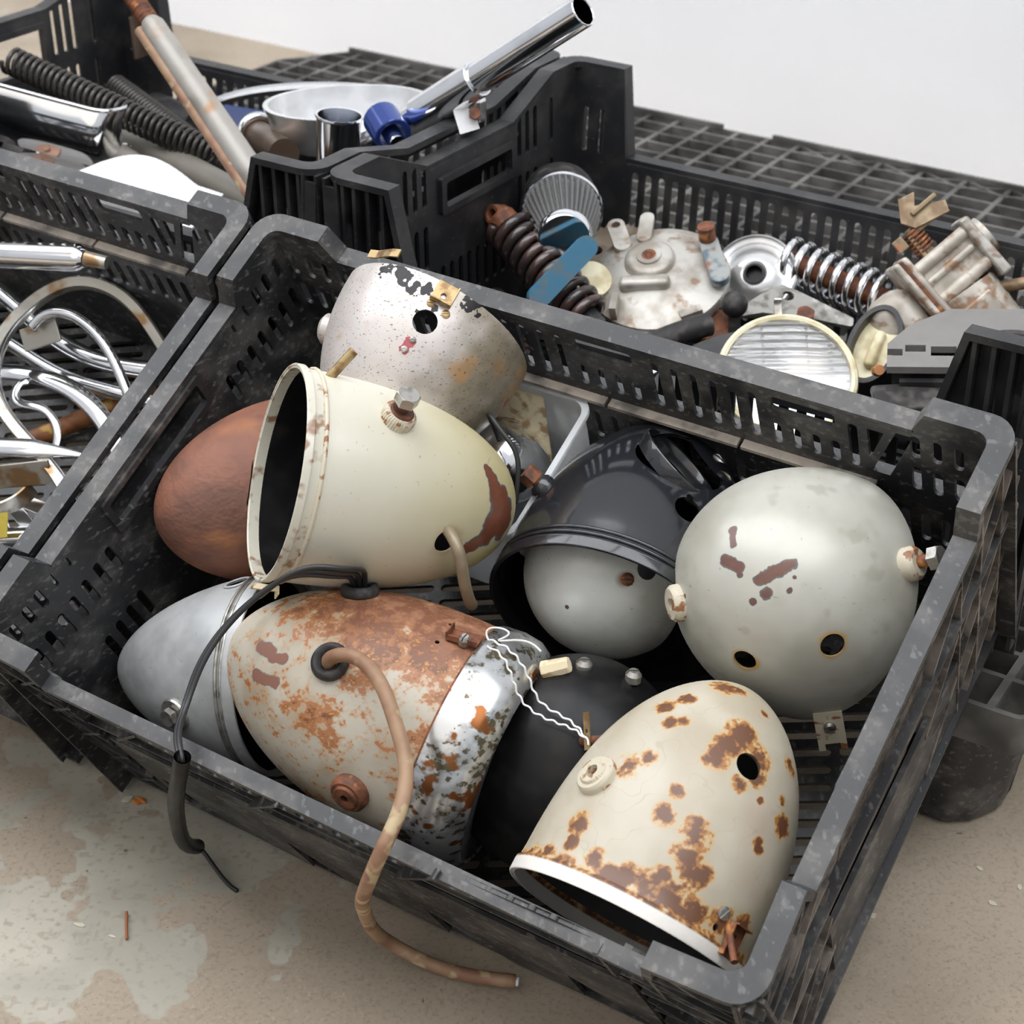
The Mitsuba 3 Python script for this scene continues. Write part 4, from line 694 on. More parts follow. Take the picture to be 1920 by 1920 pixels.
# ---------------------------------------------------------------- things in the tall crate on the right (frame of the pallet)
RT = W([0.8517, 0.5236, 0.0192]); DN = W([0.2784, -0.4211, -0.8632]); VW = W([0.4439, -0.7406, 0.5044])   # handy directions: right, down, towards the viewer
def cput(key, mesh, mat, smooth=35): put(key, mesh, mat, smooth, C)
pr('m_alu_dirty', P_(lambda p, n, uv: mix(mix(lin(190, 187, 180), lin(150, 143, 132), smst(0.35, 0.7, f3(p, 45, 4))), lin(126, 96, 70), smst(0.60, 0.72, f3(p, 70, 4, 4.0)) * 0.7)), 0.42, 0.45, 0.5)
pr('m_carb', P_(lambda p, n, uv: mix(mix(lin(198, 192, 182), lin(164, 156, 144), smst(0.3, 0.7, f3(p, 60, 3))), lin(140, 104, 74), smst(0.52, 0.68, f3(p, 85, 4, 4.0)) * 0.85)), 0.5, 0.25, 0.5)
pr('m_blue_paint', P_(lambda p, n, uv: mix(lin(54, 104, 130), lin(82, 100, 108), smst(0.5, 0.72, f3(p, 90, 4)))), 0.5, 0, 0.4)
pr('m_spring_dark', P_(lambda p, n, uv: mix((0.030, 0.022, 0.020), (0.065, 0.035, 0.030), smst(0.4, 0.7, f3(p, 60, 3)))), 0.12, 0, 0.6, 0.6)
pr('m_sprocket', P_(lambda p, n, uv: mix(lin(136, 124, 108), lin(104, 90, 76), smst(0.35, 0.7, f3(p, 70, 4)))), 0.55, 0.3, 0.5)
pr('m_pleats', (0.13, 0.13, 0.128), 0.7)
pr('m_black_plastic', P_(lambda p, n, uv: mix((0.016, 0.016, 0.017), (0.040, 0.039, 0.038), smst(0.4, 0.75, f3(p, 50, 3)))), 0.42, 0, 0.45)
pr('m_grey_plastic', P_(lambda p, n, uv: mix(lin(128, 126, 123), lin(112, 109, 106), f3(p, 40, 3))), 0.5, 0, 0.45)
pr('m_reflector', (0.72, 0.72, 0.71), 0.22, 1.0)
pr('m_yellowed', P_(lambda p, n, uv: mix(lin(224, 216, 184), lin(190, 176, 136), smst(0.4, 0.7, f3(p, 70, 3)))), 0.4)
scene['m_glass'] = {'type': 'thindielectric', 'int_ior': 1.5}
pr('m_orange', lin(196, 134, 88), 0.5)
pr('m_copper', lin(150, 114, 94), 0.4, 0.3)
pr('m_zinc_bright', P_(lambda p, n, uv: mix((0.88, 0.885, 0.89), (0.74, 0.745, 0.75), smst(0.4, 0.75, f3(p, 50, 3)))), 0.26, 0.9)

pr('m_flaky', P_(lambda p, n, uv: mix(mix(lin(150, 154, 152), lin(96, 110, 118), smst(0.45, 0.6, f3(p, 80, 3))), lin(134, 96, 74), smst(0.58, 0.70, f3(p, 60, 3, 8.0)))), 0.5, 0.2)
# conical air filter standing in the corner
c0 = W([0.1080, 0.2080, 0.3060]); ax = unit(-VW * 0.88 - DN * 0.47 - RT * 0.02)
cput('air_filter__cap', lathe([(-0.004, 0), (-0.004, 0.0220), (-0.002, 0.0240), (0.004, 0.0250), (0.007, 0.0245), (0.007, 0)], c0, ax, 56), 'm_chrome', 40)
L_ = 0.066
cput('air_filter__pleats', lathe([(0.004, 0.010), (0.005, 0.0236), (0.02, 0.0270), (0.04, 0.0315), (L_, 0.0365), (L_ + 0.001, 0.012)], c0, ax, 304, mod=lambda r, th, s: r * (1 - 0.13 * (0.5 + 0.5 * np.clip(1.5 * np.sin(th * 38), -1, 1)) * (r > 0.013))), 'm_pleats', False)
cput('air_filter__rim', lathe([(L_ - 0.001, 0.030), (L_ - 0.001, 0.0372), (L_ + 0.002, 0.0385), (L_ + 0.006, 0.0382), (L_ + 0.009, 0.036), (L_ + 0.009, 0.028)], c0, ax, 64), 'm_chrome', 40)
cput('air_filter__neck', lathe([(L_ + 0.006, 0.0), (L_ + 0.006, 0.034), (L_ + 0.012, 0.0355), (L_ + 0.016, 0.034), (L_ + 0.020, 0.0355), (L_ + 0.030, 0.034), (L_ + 0.044, 0.034), (L_ + 0.044, 0.0)], c0, ax, 56), 'm_rubber', 40)
lab('air_filter', 'conical pleated air filter with a chrome end cap and rim', 'air filter')
# blue bar
p0, p1 = W([0.1452, 0.1878, 0.3150]), W([0.1100, 0.1500, 0.2680])
bar_ = extr(LineString([(-np.linalg.norm(p1 - p0) / 2 + 0.004, 0), (np.linalg.norm(p1 - p0) / 2 - 0.004, 0)]).buffer(0.0098, quad_segs=4), 0.007)
cput('steel_bar', orient(bar_, (p0 + p1) / 2, p1 - p0, unit(VW + 0.3 * RT)), 'm_blue_paint', 25); lab('steel_bar', 'flat blue-painted steel bar leaning on the air filter cap', 'bar')
def shock(key, p0, p1, R, r, turns, mat, core='m_black_plastic', eye=True, cr=0.6):
    p0, p1 = W(p0), W(p1); a = unit(p1 - p0)
    cput(key + '__spring', coil(p0 + a * 0.006, p1 - a * 0.006, R, r, turns, 9, 20), mat, True)
    cput(key + '__rod', cyl(p0, p1, R * cr, 20), core, 40)
    if eye:
        u = basis(a)[0]; cput(key + '__eye', cat([pipe(p0 - a * 0.010 - u * 0.008, p0 - a * 0.010 + u * 0.008, 0.0095, 0.005, 24), cyl(p0 - a * 0.004, p0 + a * 0.008, R * 0.75, 20)]), 'm_rusty_metal', 40)
shock('shock_absorber', [0.0390, 0.2180, 0.3020], [0.1610, 0.1730, 0.2470], 0.0188, 0.0046, 10.5, 'm_spring_dark'); lab('shock_absorber', 'big dark brown glossy coil-spring shock absorber under the blue bar', 'shock absorber')
shock('shock_absorber_001', [-0.012 + 0.03, 0.2270, 0.226], [0.1050, 0.1500, 0.195], 0.0110, 0.0032, 11, 'm_spring_dark', cr=0.5, eye=False); lab('shock_absorber_001', 'thin dark coil-spring shock absorber lying low behind the speckled silver shell', 'shock absorber')
shock('shock_absorber_002', [0.2480, 0.3530, 0.2720], [0.3720, 0.3330, 0.2620], 0.0200, 0.0037, 8.5, 'm_chrome', 'm_rusty_metal', False, 0.5); lab('shock_absorber_002', 'chrome coil-spring shock absorber left of the carburettor', 'shock absorber')
shock('shock_absorber_003', [0.118, 0.3680, 0.231], [0.205, 0.3660, 0.240], 0.0110, 0.0026, 12, 'm_rubber', 'm_rusty_metal', False, 0.5); lab('shock_absorber_003', 'small grimy coil spring behind the drum brake plate', 'spring')
# sprocket
n_ = 44; th = np.linspace(0, 2 * np.pi, n_ * 4, endpoint=False); rad = 0.047 + 0.0022 * np.clip(1.6 * np.sin(th * n_), -1, 1)
sp = Polygon(np.c_[rad * np.cos(th), rad * np.sin(th)]).difference(Point(0, 0).buffer(0.012))
for k in range(5): sp = sp.difference(affinity.scale(Point(0.029 * math.cos(k * 1.2566 + 0.4), 0.029 * math.sin(k * 1.2566 + 0.4)).buffer(0.0075), 1, 1))
cput('sprocket', orient(extr(sp, 0.005), [0.1010, 0.3370, 0.2400], RT, unit([0.12, -0.22, 0.97])), 'm_sprocket', False); lab('sprocket', 'grey-brown toothed sprocket lying behind the brake plate', 'sprocket')
# drum brake plate
bc = W([0.1735, 0.2656, 0.2640]); bn = unit(W([0.02, -0.40, 0.90])); bxx = unit(RT - (RT @ bn) * bn); byy = np.cross(bn, bxx)
def bp(x, y, z): return bc + bxx * x + byy * y + bn * z
cput('brake_plate__plate', lathe([(-0.012, 0.052), (-0.012, 0.0625), (-0.004, 0.0640), (-0.001, 0.0630), (0.0015, 0.0560), (0.006, 0.045), (0.009, 0.030), (0.010, 0.0), (0.006, 0.0), (0.003, 0.040), (-0.003, 0.055)], bc, bn, 72), 'm_alu_dirty', 40)
cput('brake_plate__hub', lathe([(0.006, 0.0062), (0.006, 0.024), (0.013, 0.0225), (0.0155, 0.020), (0.0165, 0.016), (0.0165, 0.0115), (0.018, 0.011), (0.018, 0.0065)], bp(-0.006, 0.012, 0), bn, 48), 'm_alu_dirty', 40)
cput('brake_plate__hub__bush', lathe([(0.008, 0.0), (0.008, 0.0066), (0.0175, 0.0066), (0.0175, 0.0042), (0.012, 0.0)], bp(-0.006, 0.012, 0), bn, 32), 'm_rusty_metal', 40)
cput('brake_plate__lug', orient(rbox(0.046, 0.014, 0.014, 0.005), bp(-0.012, -0.017, 0.011), unit(bxx - 0.12 * byy), bn), 'm_alu_dirty', 40)
cput('brake_plate__ear', cat([orient(extr(LineString([(0, 0), (0, 0.026)]).buffer(0.008).difference(Point(0, 0.026).buffer(0.0042)), 0.006), bp(-0.030, 0.040, 0.003), unit(bxx + 0.2 * byy), bn), orient(extr(LineString([(0, 0), (0.004, 0.024)]).buffer(0.0065), 0.006), bp(-0.010, 0.046, 0.003), bxx, bn)]), 'm_alu_dirty', 30)
cput('brake_plate__arm', orient(extr(LineString([(0, -0.030), (0, 0.014)]).buffer(0.0085), 0.007), bp(0.050, 0.010, 0.006), unit(bxx + 0.15 * byy), bn), 'm_flaky', 30)
cput('brake_plate__pivot', cyl(bp(0.047, 0.026, 0.0), bp(0.047, 0.030, 0.026), 0.0078, 24), 'm_rusty_metal', 40)
cput('brake_plate__tab', orient(bx(-0.003, 0.003, -0.010, 0.010, 0, 0.014), bp(-0.040, -0.036, 0.000), unit(bxx - 0.2 * byy), bn), 'm_alu_dirty', False)
cput('brake_plate__tab_001', cat([orient(bx(-0.010, 0.010, -0.004, 0.004, 0, 0.005), bp(0.026, -0.050, -0.001), unit(bxx + 0.3 * byy), bn)]), 'm_alu_dirty', False)
lab('brake_plate', 'dirty aluminium drum brake plate with a raised hub in the middle of the tall crate', 'brake plate')
# zinc bowl disc standing up
dc = W([0.2440, 0.3180, 0.2640]); dn = unit(VW * 0.90 - DN * 0.22 - RT * 0.25)
cput('round_cover__dish', lathe([(-0.004, 0.0085), (0.004, 0.0090), (0.0055, 0.012), (0.003, 0.0200), (-0.004, 0.026), (-0.005, 0.032), (0.001, 0.0335), (0.004, 0.0365), (0.002, 0.0385), (-0.004, 0.0390), (-0.006, 0.0380), (-0.001, 0.036), (-0.008, 0.030), (-0.007, 0.024)], dc, dn, 72), 'm_zinc_bright', 40)
cput('round_cover__grommet', lathe([(-0.010, 0), (-0.010, 0.0088), (0.0062, 0.0094), (0.0062, 0.0075), (-0.002, 0.0070), (-0.002, 0)], dc, dn, 40), 'm_satin_black', 40); lab('round_cover', 'shiny zinc-plated round cover with a dark centre hole, right of the brake plate', 'cover')
cput('rubber_ball__ball', trimesh.creation.icosphere(3, 0.0118).apply_translation(W([0.2530, 0.2580, 0.2600])), 'm_rubber', True); cput('rubber_ball__stem', cyl([0.2530, 0.2580, 0.2560], [0.2560, 0.2560, 0.2340], 0.0055, 20), 'm_rubber', 40); lab('rubber_ball', 'round black rubber knob in front of the zinc cover', 'knob')
# bright bracket plate
br = Polygon([(-0.055, -0.012), (-0.02, 0.018), (0.0, 0.030), (0.014, 0.022), (0.060, -0.010), (0.058, -0.020), (0.020, -0.010), (-0.02, -0.004)]).buffer(-0.003).buffer(0.003).difference(Point(0.004, 0.016).buffer(0.0055))
cput('bracket__plate', orient(extr(br, 0.0035), [0.2860, 0.2930, 0.2480], RT, unit(VW * 0.55 + W([0, 0, 0.8]))), 'm_zinc', False); cput('bracket__bolt', hexbolt([0.3080, 0.2870, 0.2510], unit(VW * 0.55 + W([0, 0, 0.8])), 0.015, 0.006), 'm_rusty_metal', 30); lab('bracket', 'bright triangular metal bracket with a rusty bolt behind the lamp lens', 'bracket')
# round headlamp insert facing up
lc = W([0.3480, 0.1600, 0.2560]); ln = unit(VW * 0.62 + W([0.05, -0.10, 0.62]))
cput('headlamp_insert__reflector', lathe([(-0.030, 0.0), (-0.030, 0.006), (-0.022, 0.026), (-0.012, 0.042), (-0.001, 0.0535), (-0.001, 0.0545), (-0.013, 0.0435), (-0.024, 0.027), (-0.033, 0.008), (-0.033, 0)], lc, ln, 72, mod=None), 'm_reflector', 40)
cput('headlamp_insert__rim', lathe([(-0.004, 0.0530), (-0.004, 0.0570), (0.000, 0.0582), (0.003, 0.0570), (0.0042, 0.0545), (0.003, 0.0520)], lc, ln, 80), 'm_yellowed', 40)
u_, v_, _ = basis(ln); lv = unit(RT - (RT @ ln) * ln); lw = np.cross(ln, lv)
gx, gy = np.meshgrid(np.linspace(-1, 1, 61), np.linspace(-1, 1, 61)); keep = gx ** 2 + gy ** 2 < 1.0
rr = np.sqrt(np.clip(gx ** 2 + gy ** 2, 0, 1)); hz = 0.0095 * (1 - rr ** 2) + 0.0009 * np.sin(gy * 42)
Vg = lc + gx.reshape(-1, 1) * 0.0535 * lv + gy.reshape(-1, 1) * 0.0535 * lw + (0.002 + hz.reshape(-1, 1)) * ln
Fg = [(i * 61 + j, i * 61 + j + 1, (i + 1) * 61 + j + 1) for i in range(60) for j in range(60) if keep[i, j] and keep[i + 1, j + 1] and keep[i, j + 1]] + [(i * 61 + j, (i + 1) * 61 + j + 1, (i + 1) * 61 + j) for i in range(60) for j in range(60) if keep[i, j] and keep[i + 1, j + 1] and keep[i + 1, j]]
cput('headlamp_insert__lens', tm(Vg, Fg), 'm_glass', True)
rx_, ry_ = np.meshgrid(np.linspace(-1, 1, 91), np.linspace(-1, 1, 91)); kr = rx_ ** 2 + ry_ ** 2 < 0.98
Vr = lc + rx_.reshape(-1, 1) * 0.0530 * lv + ry_.reshape(-1, 1) * 0.0530 * lw + (-0.0020 + 0.00055 * np.sin(ry_ * 44) + 0.0004 * np.sign(np.sin(rx_ * 9))).reshape(-1, 1) * ln
Fr = [(i * 91 + j, i * 91 + j + 1, (i + 1) * 91 + j + 1) for i in range(90) for j in range(90) if kr[i, j] and kr[i + 1, j + 1] and kr[i, j + 1]] + [(i * 91 + j, (i + 1) * 91 + j + 1, (i + 1) * 91 + j) for i in range(90) for j in range(90) if kr[i, j] and kr[i + 1, j + 1] and kr[i + 1, j]]
cput('headlamp_insert__flutes', tm(Vr, Fr), 'm_glass', True)
cput('headlamp_insert__tab', orient(cat([bx(-0.003, 0.003, 0.0, 0.014, 0, 0.0015), bx(-0.003, 0.003, 0.0125, 0.014, 0, 0.006)]), lc + lw * 0.0565 - lv * 0.004, lv, ln), 'm_zinc', False)
lab('headlamp_insert', 'round headlamp insert with ribbed glass lens and yellowed rim, facing up', 'headlamp')
# oval indicator
ic = W([0.3850, 0.2560, 0.2560]); inn = unit(VW * 0.85 + W([-0.38, -0.05, 0.20])); ix = unit(unit(-DN + 0.35 * RT) - (unit(-DN + 0.35 * RT) @ inn) * inn)
def oval(a, b): return affinity.scale(Point(0, 0).buffer(1.0, quad_segs=12), a, b)
cput('indicator_lamp__housing', orient(cat([extr(oval(0.036, 0.0225).difference(oval(0.0315, 0.0185)), 0.030, -0.026), extr(oval(0.035, 0.0215), 0.004, -0.030), orient(rbox(0.022, 0.009, 0.007, 0.003), [0.040, 0, -0.006], [1, 0, 0], [0, 0, 1])]), ic, ix, inn), 'm_black_plastic', 30)
cput('indicator_lamp__lens', orient(cat([extr(oval(0.0315, 0.0185), 0.004, -0.012), orient(rbox(0.034, 0.010, 0.012, 0.004), [-0.002, 0, -0.006], [1, 0, 0], [0, 0, 1])]), ic, ix, inn), 'm_yellowed', 30); lab('indicator_lamp', 'oval black indicator housing with a pale inside, right of the headlamp insert', 'indicator')
# black air box and rubber boot
bo = Polygon([(-0.070, -0.035), (0.085, -0.035), (0.085, 0.055), (-0.020, 0.055), (-0.052, 0.030), (-0.070, 0.0)]).difference(sbox(-0.056, -0.012, -0.040, -0.002)).difference(sbox(-0.036, -0.018, -0.016, -0.004)).difference(sbox(-0.071, -0.018, -0.058, -0.008)).difference(sbox(0.03, -0.02, 0.046, -0.012))
bnr = unit(W([-0.05, -0.15, 1.0])); bxr = unit(W([0.93, 0.36, 0.05]))
cput('air_box__lid', orient(extr(bo, 0.006, 0.0), [0.4830, 0.2180, 0.2920], bxr, bnr), 'm_grey_plastic', False)
cput('air_box__body', orient(cat([extr(bo.buffer(-0.004), 0.075, -0.075), bx(-0.060, -0.02, -0.040, -0.034, -0.05, -0.005)]), [0.4830, 0.2180, 0.2920], bxr, bnr), 'm_black_plastic', False)
cput('air_box__cable', tube(spline([[0.4780, 0.1950, 0.3000], [0.4900, 0.2130, 0.3070], [0.5100, 0.2240, 0.3110], [0.5300, 0.2280, 0.3100], [0.5550, 0.2300, 0.302]], 40), 0.0034, 12), 'm_rubber', True)
lab('air_box', 'grey-topped black plastic air box with square notches behind the right crate post', 'air box')
cput('rubber_boot__body', orient(cat([rbox(0.062, 0.030, 0.044, 0.010), orient(rbox(0.068, 0.034, 0.008, 0.0035), [0, 0, 0.018], [1, 0, 0], [0, 0, 1]), orient(rbox(0.068, 0.034, 0.008, 0.0035), [0, 0, 0.004], [1, 0, 0], [0, 0, 1])]), [0.4580, 0.1620, 0.2500], RT, unit(W([0, -0.2, 1]))), 'm_rubber', 40); lab('rubber_boot', 'ribbed black rubber boot beside the right front crate post', 'rubber boot')
cput('hex_bolt', hexbolt([0.4000, 0.2260, 0.2480], unit(VW), 0.0085, 0.012), 'm_orange', 30); lab('hex_bolt', 'tiny orange hex bolt head in the dark beside the rubber boot', 'bolt')
# grips and curved pieces in front of the brake plate
cput('rubber_grip', tube(spline([[0.2080, 0.1900, 0.236], [0.2250, 0.2120, 0.243], [0.2410, 0.2340, 0.247]], 20), 0.0105, 16), 'm_rubber', 40); lab('rubber_grip', 'short black rubber grip between the brake plate and the headlamp insert', 'grip')
cput('black_hoop', tube(spline([[0.2350, 0.1560, 0.205], [0.2400, 0.1900, 0.222], [0.2600, 0.2250, 0.232], [0.2900, 0.2480, 0.236], [0.3250, 0.2560, 0.234], [0.3600, 0.2450, 0.226]], 50), 1.0, section=[(-0.012, -0.002), (0.012, -0.002), (0.012, 0.002), (-0.012, 0.002)]), 'm_black_plastic', 30); lab('black_hoop', 'broad curved black plastic strip behind the headlamp insert', 'strip')
cput('chrome_saucer', lathe([(0, 0), (0, 0.034), (0.004, 0.036), (0.012, 0.033), (0.019, 0.022), (0.022, 0)], [0.186, 0.214, 0.200], unit([0.1, -0.2, 1]), 48), 'm_chrome', 40); lab('chrome_saucer', 'low chrome saucer under the front edge of the brake plate', 'cap')
cput('rusty_plate', orient(rbox(0.05, 0.03, 0.006, 0.002), [0.2330, 0.2550, 0.2360], RT, unit(VW + W([0, 0, 0.6]))), 'm_rusty_metal', 30); lab('rusty_plate', 'rust-red plate under the right edge of the brake plate', 'plate')
cput('grease_cup', cat([cyl([0.110, 0.2450, 0.236], [0.1250, 0.2300, 0.262], 0.0165, 32), cyl([0.1245, 0.2305, 0.261], [0.1265, 0.2285, 0.2645], 0.0175, 32)]), 'm_yellowed', 40); lab('grease_cup', 'pale yellowish metal cup between the blue bar and the brake plate', 'cup')
cput('grey_block', orient(rbox(0.05, 0.028, 0.020, 0.003), [0.0480, 0.1450, 0.232], RT, unit([0, -0.25, 1])), 'm_grey_plastic', 30); lab('grey_block', 'plain grey plastic block just behind the speckled silver shell', 'block')
pr('m_grimy', P_(lambda p, n, uv: mix(mix(lin(150, 132, 104), lin(112, 90, 66), smst(0.35, 0.65, f3(p, 90, 3))), lin(172, 112, 84), smst(0.62, 0.74, f3(p, 60, 3, 4.0)))), 0.5, 0.3)
# carburettor
cc = W([0.4150, 0.3250, 0.2900]); e1 = unit(RT * 0.72 - DN * 0.62 + VW * 0.10); e3 = unit(VW - (VW @ e1) * e1); e2 = np.cross(e3, e1)
def cb(x, y, z): return cc + e1 * x + e2 * y + e3 * z
def cbx(sx, sy, sz, x, y, z, r=0.003): return orient(rbox(sx, sy, sz, r), cb(x, y, z), e1, e3)
cput('carburettor__bowl', orient(rbox(0.044, 0.062, 0.056, 0.016, 5), cb(-0.046, -0.002, -0.004), e1, e3), 'm_carb', 50)
cput('carburettor__flange', cat([cbx(0.007, 0.086, 0.064, -0.021, 0, 0), cbx(0.005, 0.082, 0.060, -0.0125, 0.002, 0)]), 'm_carb', 30)
cput('carburettor__flange__gasket', cbx(0.0035, 0.084, 0.062, -0.0165, 0, 0, 0.001), 'm_rusty_metal', 30)
cput('carburettor__body', cat([cbx(0.056, 0.040, 0.036, 0.018, 0.008, -0.004)] + [cyl(cb(-0.012, y, 0.016), cb(0.045, y, 0.016), 0.0058, 20) for y in (0.026, -0.006)] + [cbx(0.05, 0.005, 0.012, 0.016, 0.012, 0.014)]), 'm_carb', 40)
cput('carburettor__top', cat([cbx(0.010, 0.060, 0.048, 0.047, 0.006, 0), cyl(cb(0.048, 0.012, 0), cb(0.058, 0.012, 0), 0.017, 32)]), 'm_alu_dirty', 40)
cput('carburettor__barrel', cat([cyl(cb(0.012, -0.014, 0.0), cb(0.008, -0.062, 0.004), 0.029, 40), cbx(0.030, 0.030, 0.006, 0.010, -0.038, 0.030, 0.002)]), 'm_carb', 40)
cput('carburettor__lever', cat([cbx(0.004, 0.030, 0.012, 0.006, 0.038, 0.006, 0.001), cbx(0.022, 0.004, 0.010, 0.018, 0.052, 0.006, 0.001), cbx(0.026, 0.004, 0.010, 0.032, 0.066, 0.010, 0.001), cyl(cb(0.010, 0.030, 0.004), cb(0.010, 0.058, 0.004), 0.0045, 16), cbx(0.010, 0.012, 0.004, -0.004, 0.052, 0.008, 0.001), orient(extr(Polygon([(0, 0), (0.03, -0.008), (0.034, 0.002), (0.012, 0.016), (0.020, 0.026), (0.006, 0.030), (-0.006, 0.012)]), 0.003), cb(0.014, 0.054, 0.012), e1, unit(e3 + 0.4 * e2))]), 'm_grimy', 25)
cput('carburettor__lever__spring', coil(cb(0.010, 0.034, 0.004), cb(0.010, 0.056, 0.004), 0.0085, 0.0014, 6, 7, 16), 'm_rusty_metal', True)
cput('carburettor__screw', cat([cyl(cb(0.036, -0.030, 0.008), cb(0.062, -0.046, 0.010), 0.0052, 16), hexbolt(cb(0.060, -0.045, 0.010), unit(e1 * 0.8 - e2 * 0.5), 0.010, 0.006), cyl(cb(0.030, -0.056, 0.006), cb(0.040, -0.075, 0.006), 0.0065, 16), cyl(cb(0.018, -0.066, 0.0), cb(0.022, -0.082, 0.002), 0.005, 12)]), 'm_grimy', 30)
lab('carburettor', 'brown-stained grey metal carburettor propped up at the right end of the tall crate', 'carburettor')

# ---------------------------------------------------------------- things in the tall crate at the back left
pr('m_white_rod', P_(lambda p, n, uv: mix(mix(lin(156, 152, 145), lin(134, 129, 120), smst(0.4, 0.7, f3(p, 30, 3))), lin(156, 116, 78), smst(0.56, 0.68, f3(p, 22, 4, 6.0)))), 0.4, 0.2, 0.5)
pr('m_grey_tube', P_(lambda p, n, uv: mix(lin(140, 135, 126), lin(112, 106, 97), f3(p, 26, 3))), 0.4, 0.3)
pr('m_spring_black', (0.045, 0.040, 0.036), 0.25, 0.3, 0.6)
pr('m_white_sheet', (0.70, 0.70, 0.71), 0.35)
pr('m_navy', lin(38, 52, 92), 0.3)
pr('m_blue_gloss', lin(40, 62, 128), 0.12, 0.3, 0.5, 0.6)
pr('m_brown_tube', P_(lambda p, n, uv: mix(lin(98, 82, 68), lin(74, 60, 50), f3(p, 60, 3))), 0.35, 0.4)
a_, b_ = W([-0.3820, 0.2060, 0.4520]), W([-0.1450, 0.1100, 0.3240]); d_ = unit(b_ - a_)
cput('fork_rod__rod', tube([a_ + d_ * 0.052, a_ + d_ * 0.060, b_], [0.0085, 0.0118, 0.0125], 24), 'm_white_rod', 40)
cput('fork_rod__tube', tube([a_ + d_ * 0.056 - RT * 0.011 + DN * 0.006, b_ - RT * 0.012 + DN * 0.006], 0.0055, 18), 'm_hose', 40)
cput('fork_rod__thread', lathe([(s, 0.0082 if i % 2 else 0.0098) for i, s in enumerate(np.linspace(0, 0.056, 23))] + [(0.056, 0), (0, 0)], a_, d_, 24), 'm_rusty_metal', False)
lab('fork_rod', 'long whitish rod with a rusty threaded end, leaning in the back left crate', 'rod')
def lspring(key, p0, p1, R, r, turns): cput(key, coil(p0, p1, R, r, turns, 7, 14), 'm_spring_black', True)
lspring('fork_spring', [-0.5320, 0.1900, 0.3580], [-0.2930, 0.2130, 0.3000], 0.0128, 0.0026, 34); lab('fork_spring', 'long dark fork spring lying across the back left crate', 'spring')
lspring('fork_spring_001', [-0.5280, 0.3330, 0.2960], [-0.3000, 0.2500, 0.2700], 0.0110, 0.0025, 40); lab('fork_spring_001', 'second dark fork spring, lying behind the long one in the back left crate', 'spring')
cv = spline([[-0.5480, 0.1150, 0], [-0.5000, 0.1250, 0], [-0.4400, 0.1340, 0], [-0.3900, 0.1420, 0], [-0.3720, 0.1480, 0], [-0.3660, 0.1600, 0], [-0.3700, 0.1780, 0]], 60); zt_ = np.linspace(0.362, 0.343, 60)
def cvs(o): return np.array([[cv[i, 0], cv[i, 1] + o + 0.010 * (1 - ((k - 3) / 3.0) ** 2) * -1, zt_[i] - 0.058 + 0.058 * k / 6] for i in range(60) for k in range(7)])
Fc = [(i * 7 + k, (i + 1) * 7 + k, (i + 1) * 7 + k + 1) for i in range(59) for k in range(6)] + [(i * 7 + k, (i + 1) * 7 + k + 1, i * 7 + k + 1) for i in range(59) for k in range(6)]
cput('chrome_cover__shell', cat([tm(cvs(0), Fc), tm(cvs(0.002), np.array(Fc)[:, ::-1])]), 'm_chrome', 50)
cput('chrome_cover__edge', tube(np.c_[cv[:, :2] + [0, 0.001], zt_], 0.0022, 8), 'm_chrome', True)
lab('chrome_cover', 'curved chrome side cover at the left end of the back left crate', 'cover')
cput('fork_tube', tube([[-0.4750, 0.2650, 0.276], [-0.1500, 0.1250, 0.296]], 0.0155, 24), 'm_grey_tube', 40); lab('fork_tube', 'dull grey fork tube beneath the long dark springs', 'tube')
cput('fork_tube_001__tube', tube([[-0.4330, 0.1980, 0.292], [-0.3000, 0.1350, 0.296]], 0.0128, 24), 'm_grey_tube', 40); cput('fork_tube_001__sleeve', pipe([-0.4360, 0.1995, 0.292], [-0.3700, 0.1680, 0.294], 0.0148, 0.0120), 'm_chrome', 40); lab('fork_tube_001', 'short fork tube with a chrome sleeve, in front of the dull grey one', 'tube')
gxx = np.linspace(0, 1, 24); sh = []
Vs = np.array([[-0.352 + 0.150 * t, 0.066 + 0.052 * s + 0.006 * math.sin(3 * t), 0.308 + 0.016 * math.sin(math.pi * min(t * 1.3, 1)) - 0.020 * t * (1 - s)] for t in gxx for s in np.linspace(0, 1, 8)])
Fs = [(i * 8 + j, (i + 1) * 8 + j, (i + 1) * 8 + j + 1) for i in range(23) for j in range(7)] + [(i * 8 + j, (i + 1) * 8 + j + 1, i * 8 + j + 1) for i in range(23) for j in range(7)]
cput('white_panel', cat([tm(Vs, Fs), tm(Vs - [0, 0, 0.002], np.array(Fs)[:, ::-1]), orient(rbox(0.10, 0.004, 0.022, 0.0015), [-0.285, 0.067, 0.288], [1, 0.02, 0.05], [0, 0, 1])]), 'm_white_sheet', 40); lab('white_panel', 'white plastic panel near the front rim of the back left crate', 'panel')
cput('rubber_mount__plate', orient(extr(oval(0.046, 0.020), 0.007), [-0.4350, 0.1290, 0.2780], unit([0.95, 0.2, 0.1]), unit([0.1, -0.2, 1])), 'm_grey_plastic', 30); cput('rubber_mount__disc', lathe([(0, 0), (0, 0.014), (0.003, 0.0135), (0.004, 0.004), (0.007, 0.003), (0.007, 0)], [-0.4420, 0.1280, 0.2845], unit([0.1, -0.2, 1]), 36), 'm_copper', 40); lab('rubber_mount', 'grey oval plate with a copper-coloured disc at the front of the back left crate', 'plate')
cput('rubber_disc', lathe([(0, 0.010), (0, 0.034), (0.006, 0.036), (0.012, 0.034), (0.012, 0.010)], [-0.5180, 0.1440, 0.2760], unit([0.15, -0.35, 1]), 40), 'm_rubber', 40); lab('rubber_disc', 'black rubber disc at the left edge of the back left crate', 'disc')
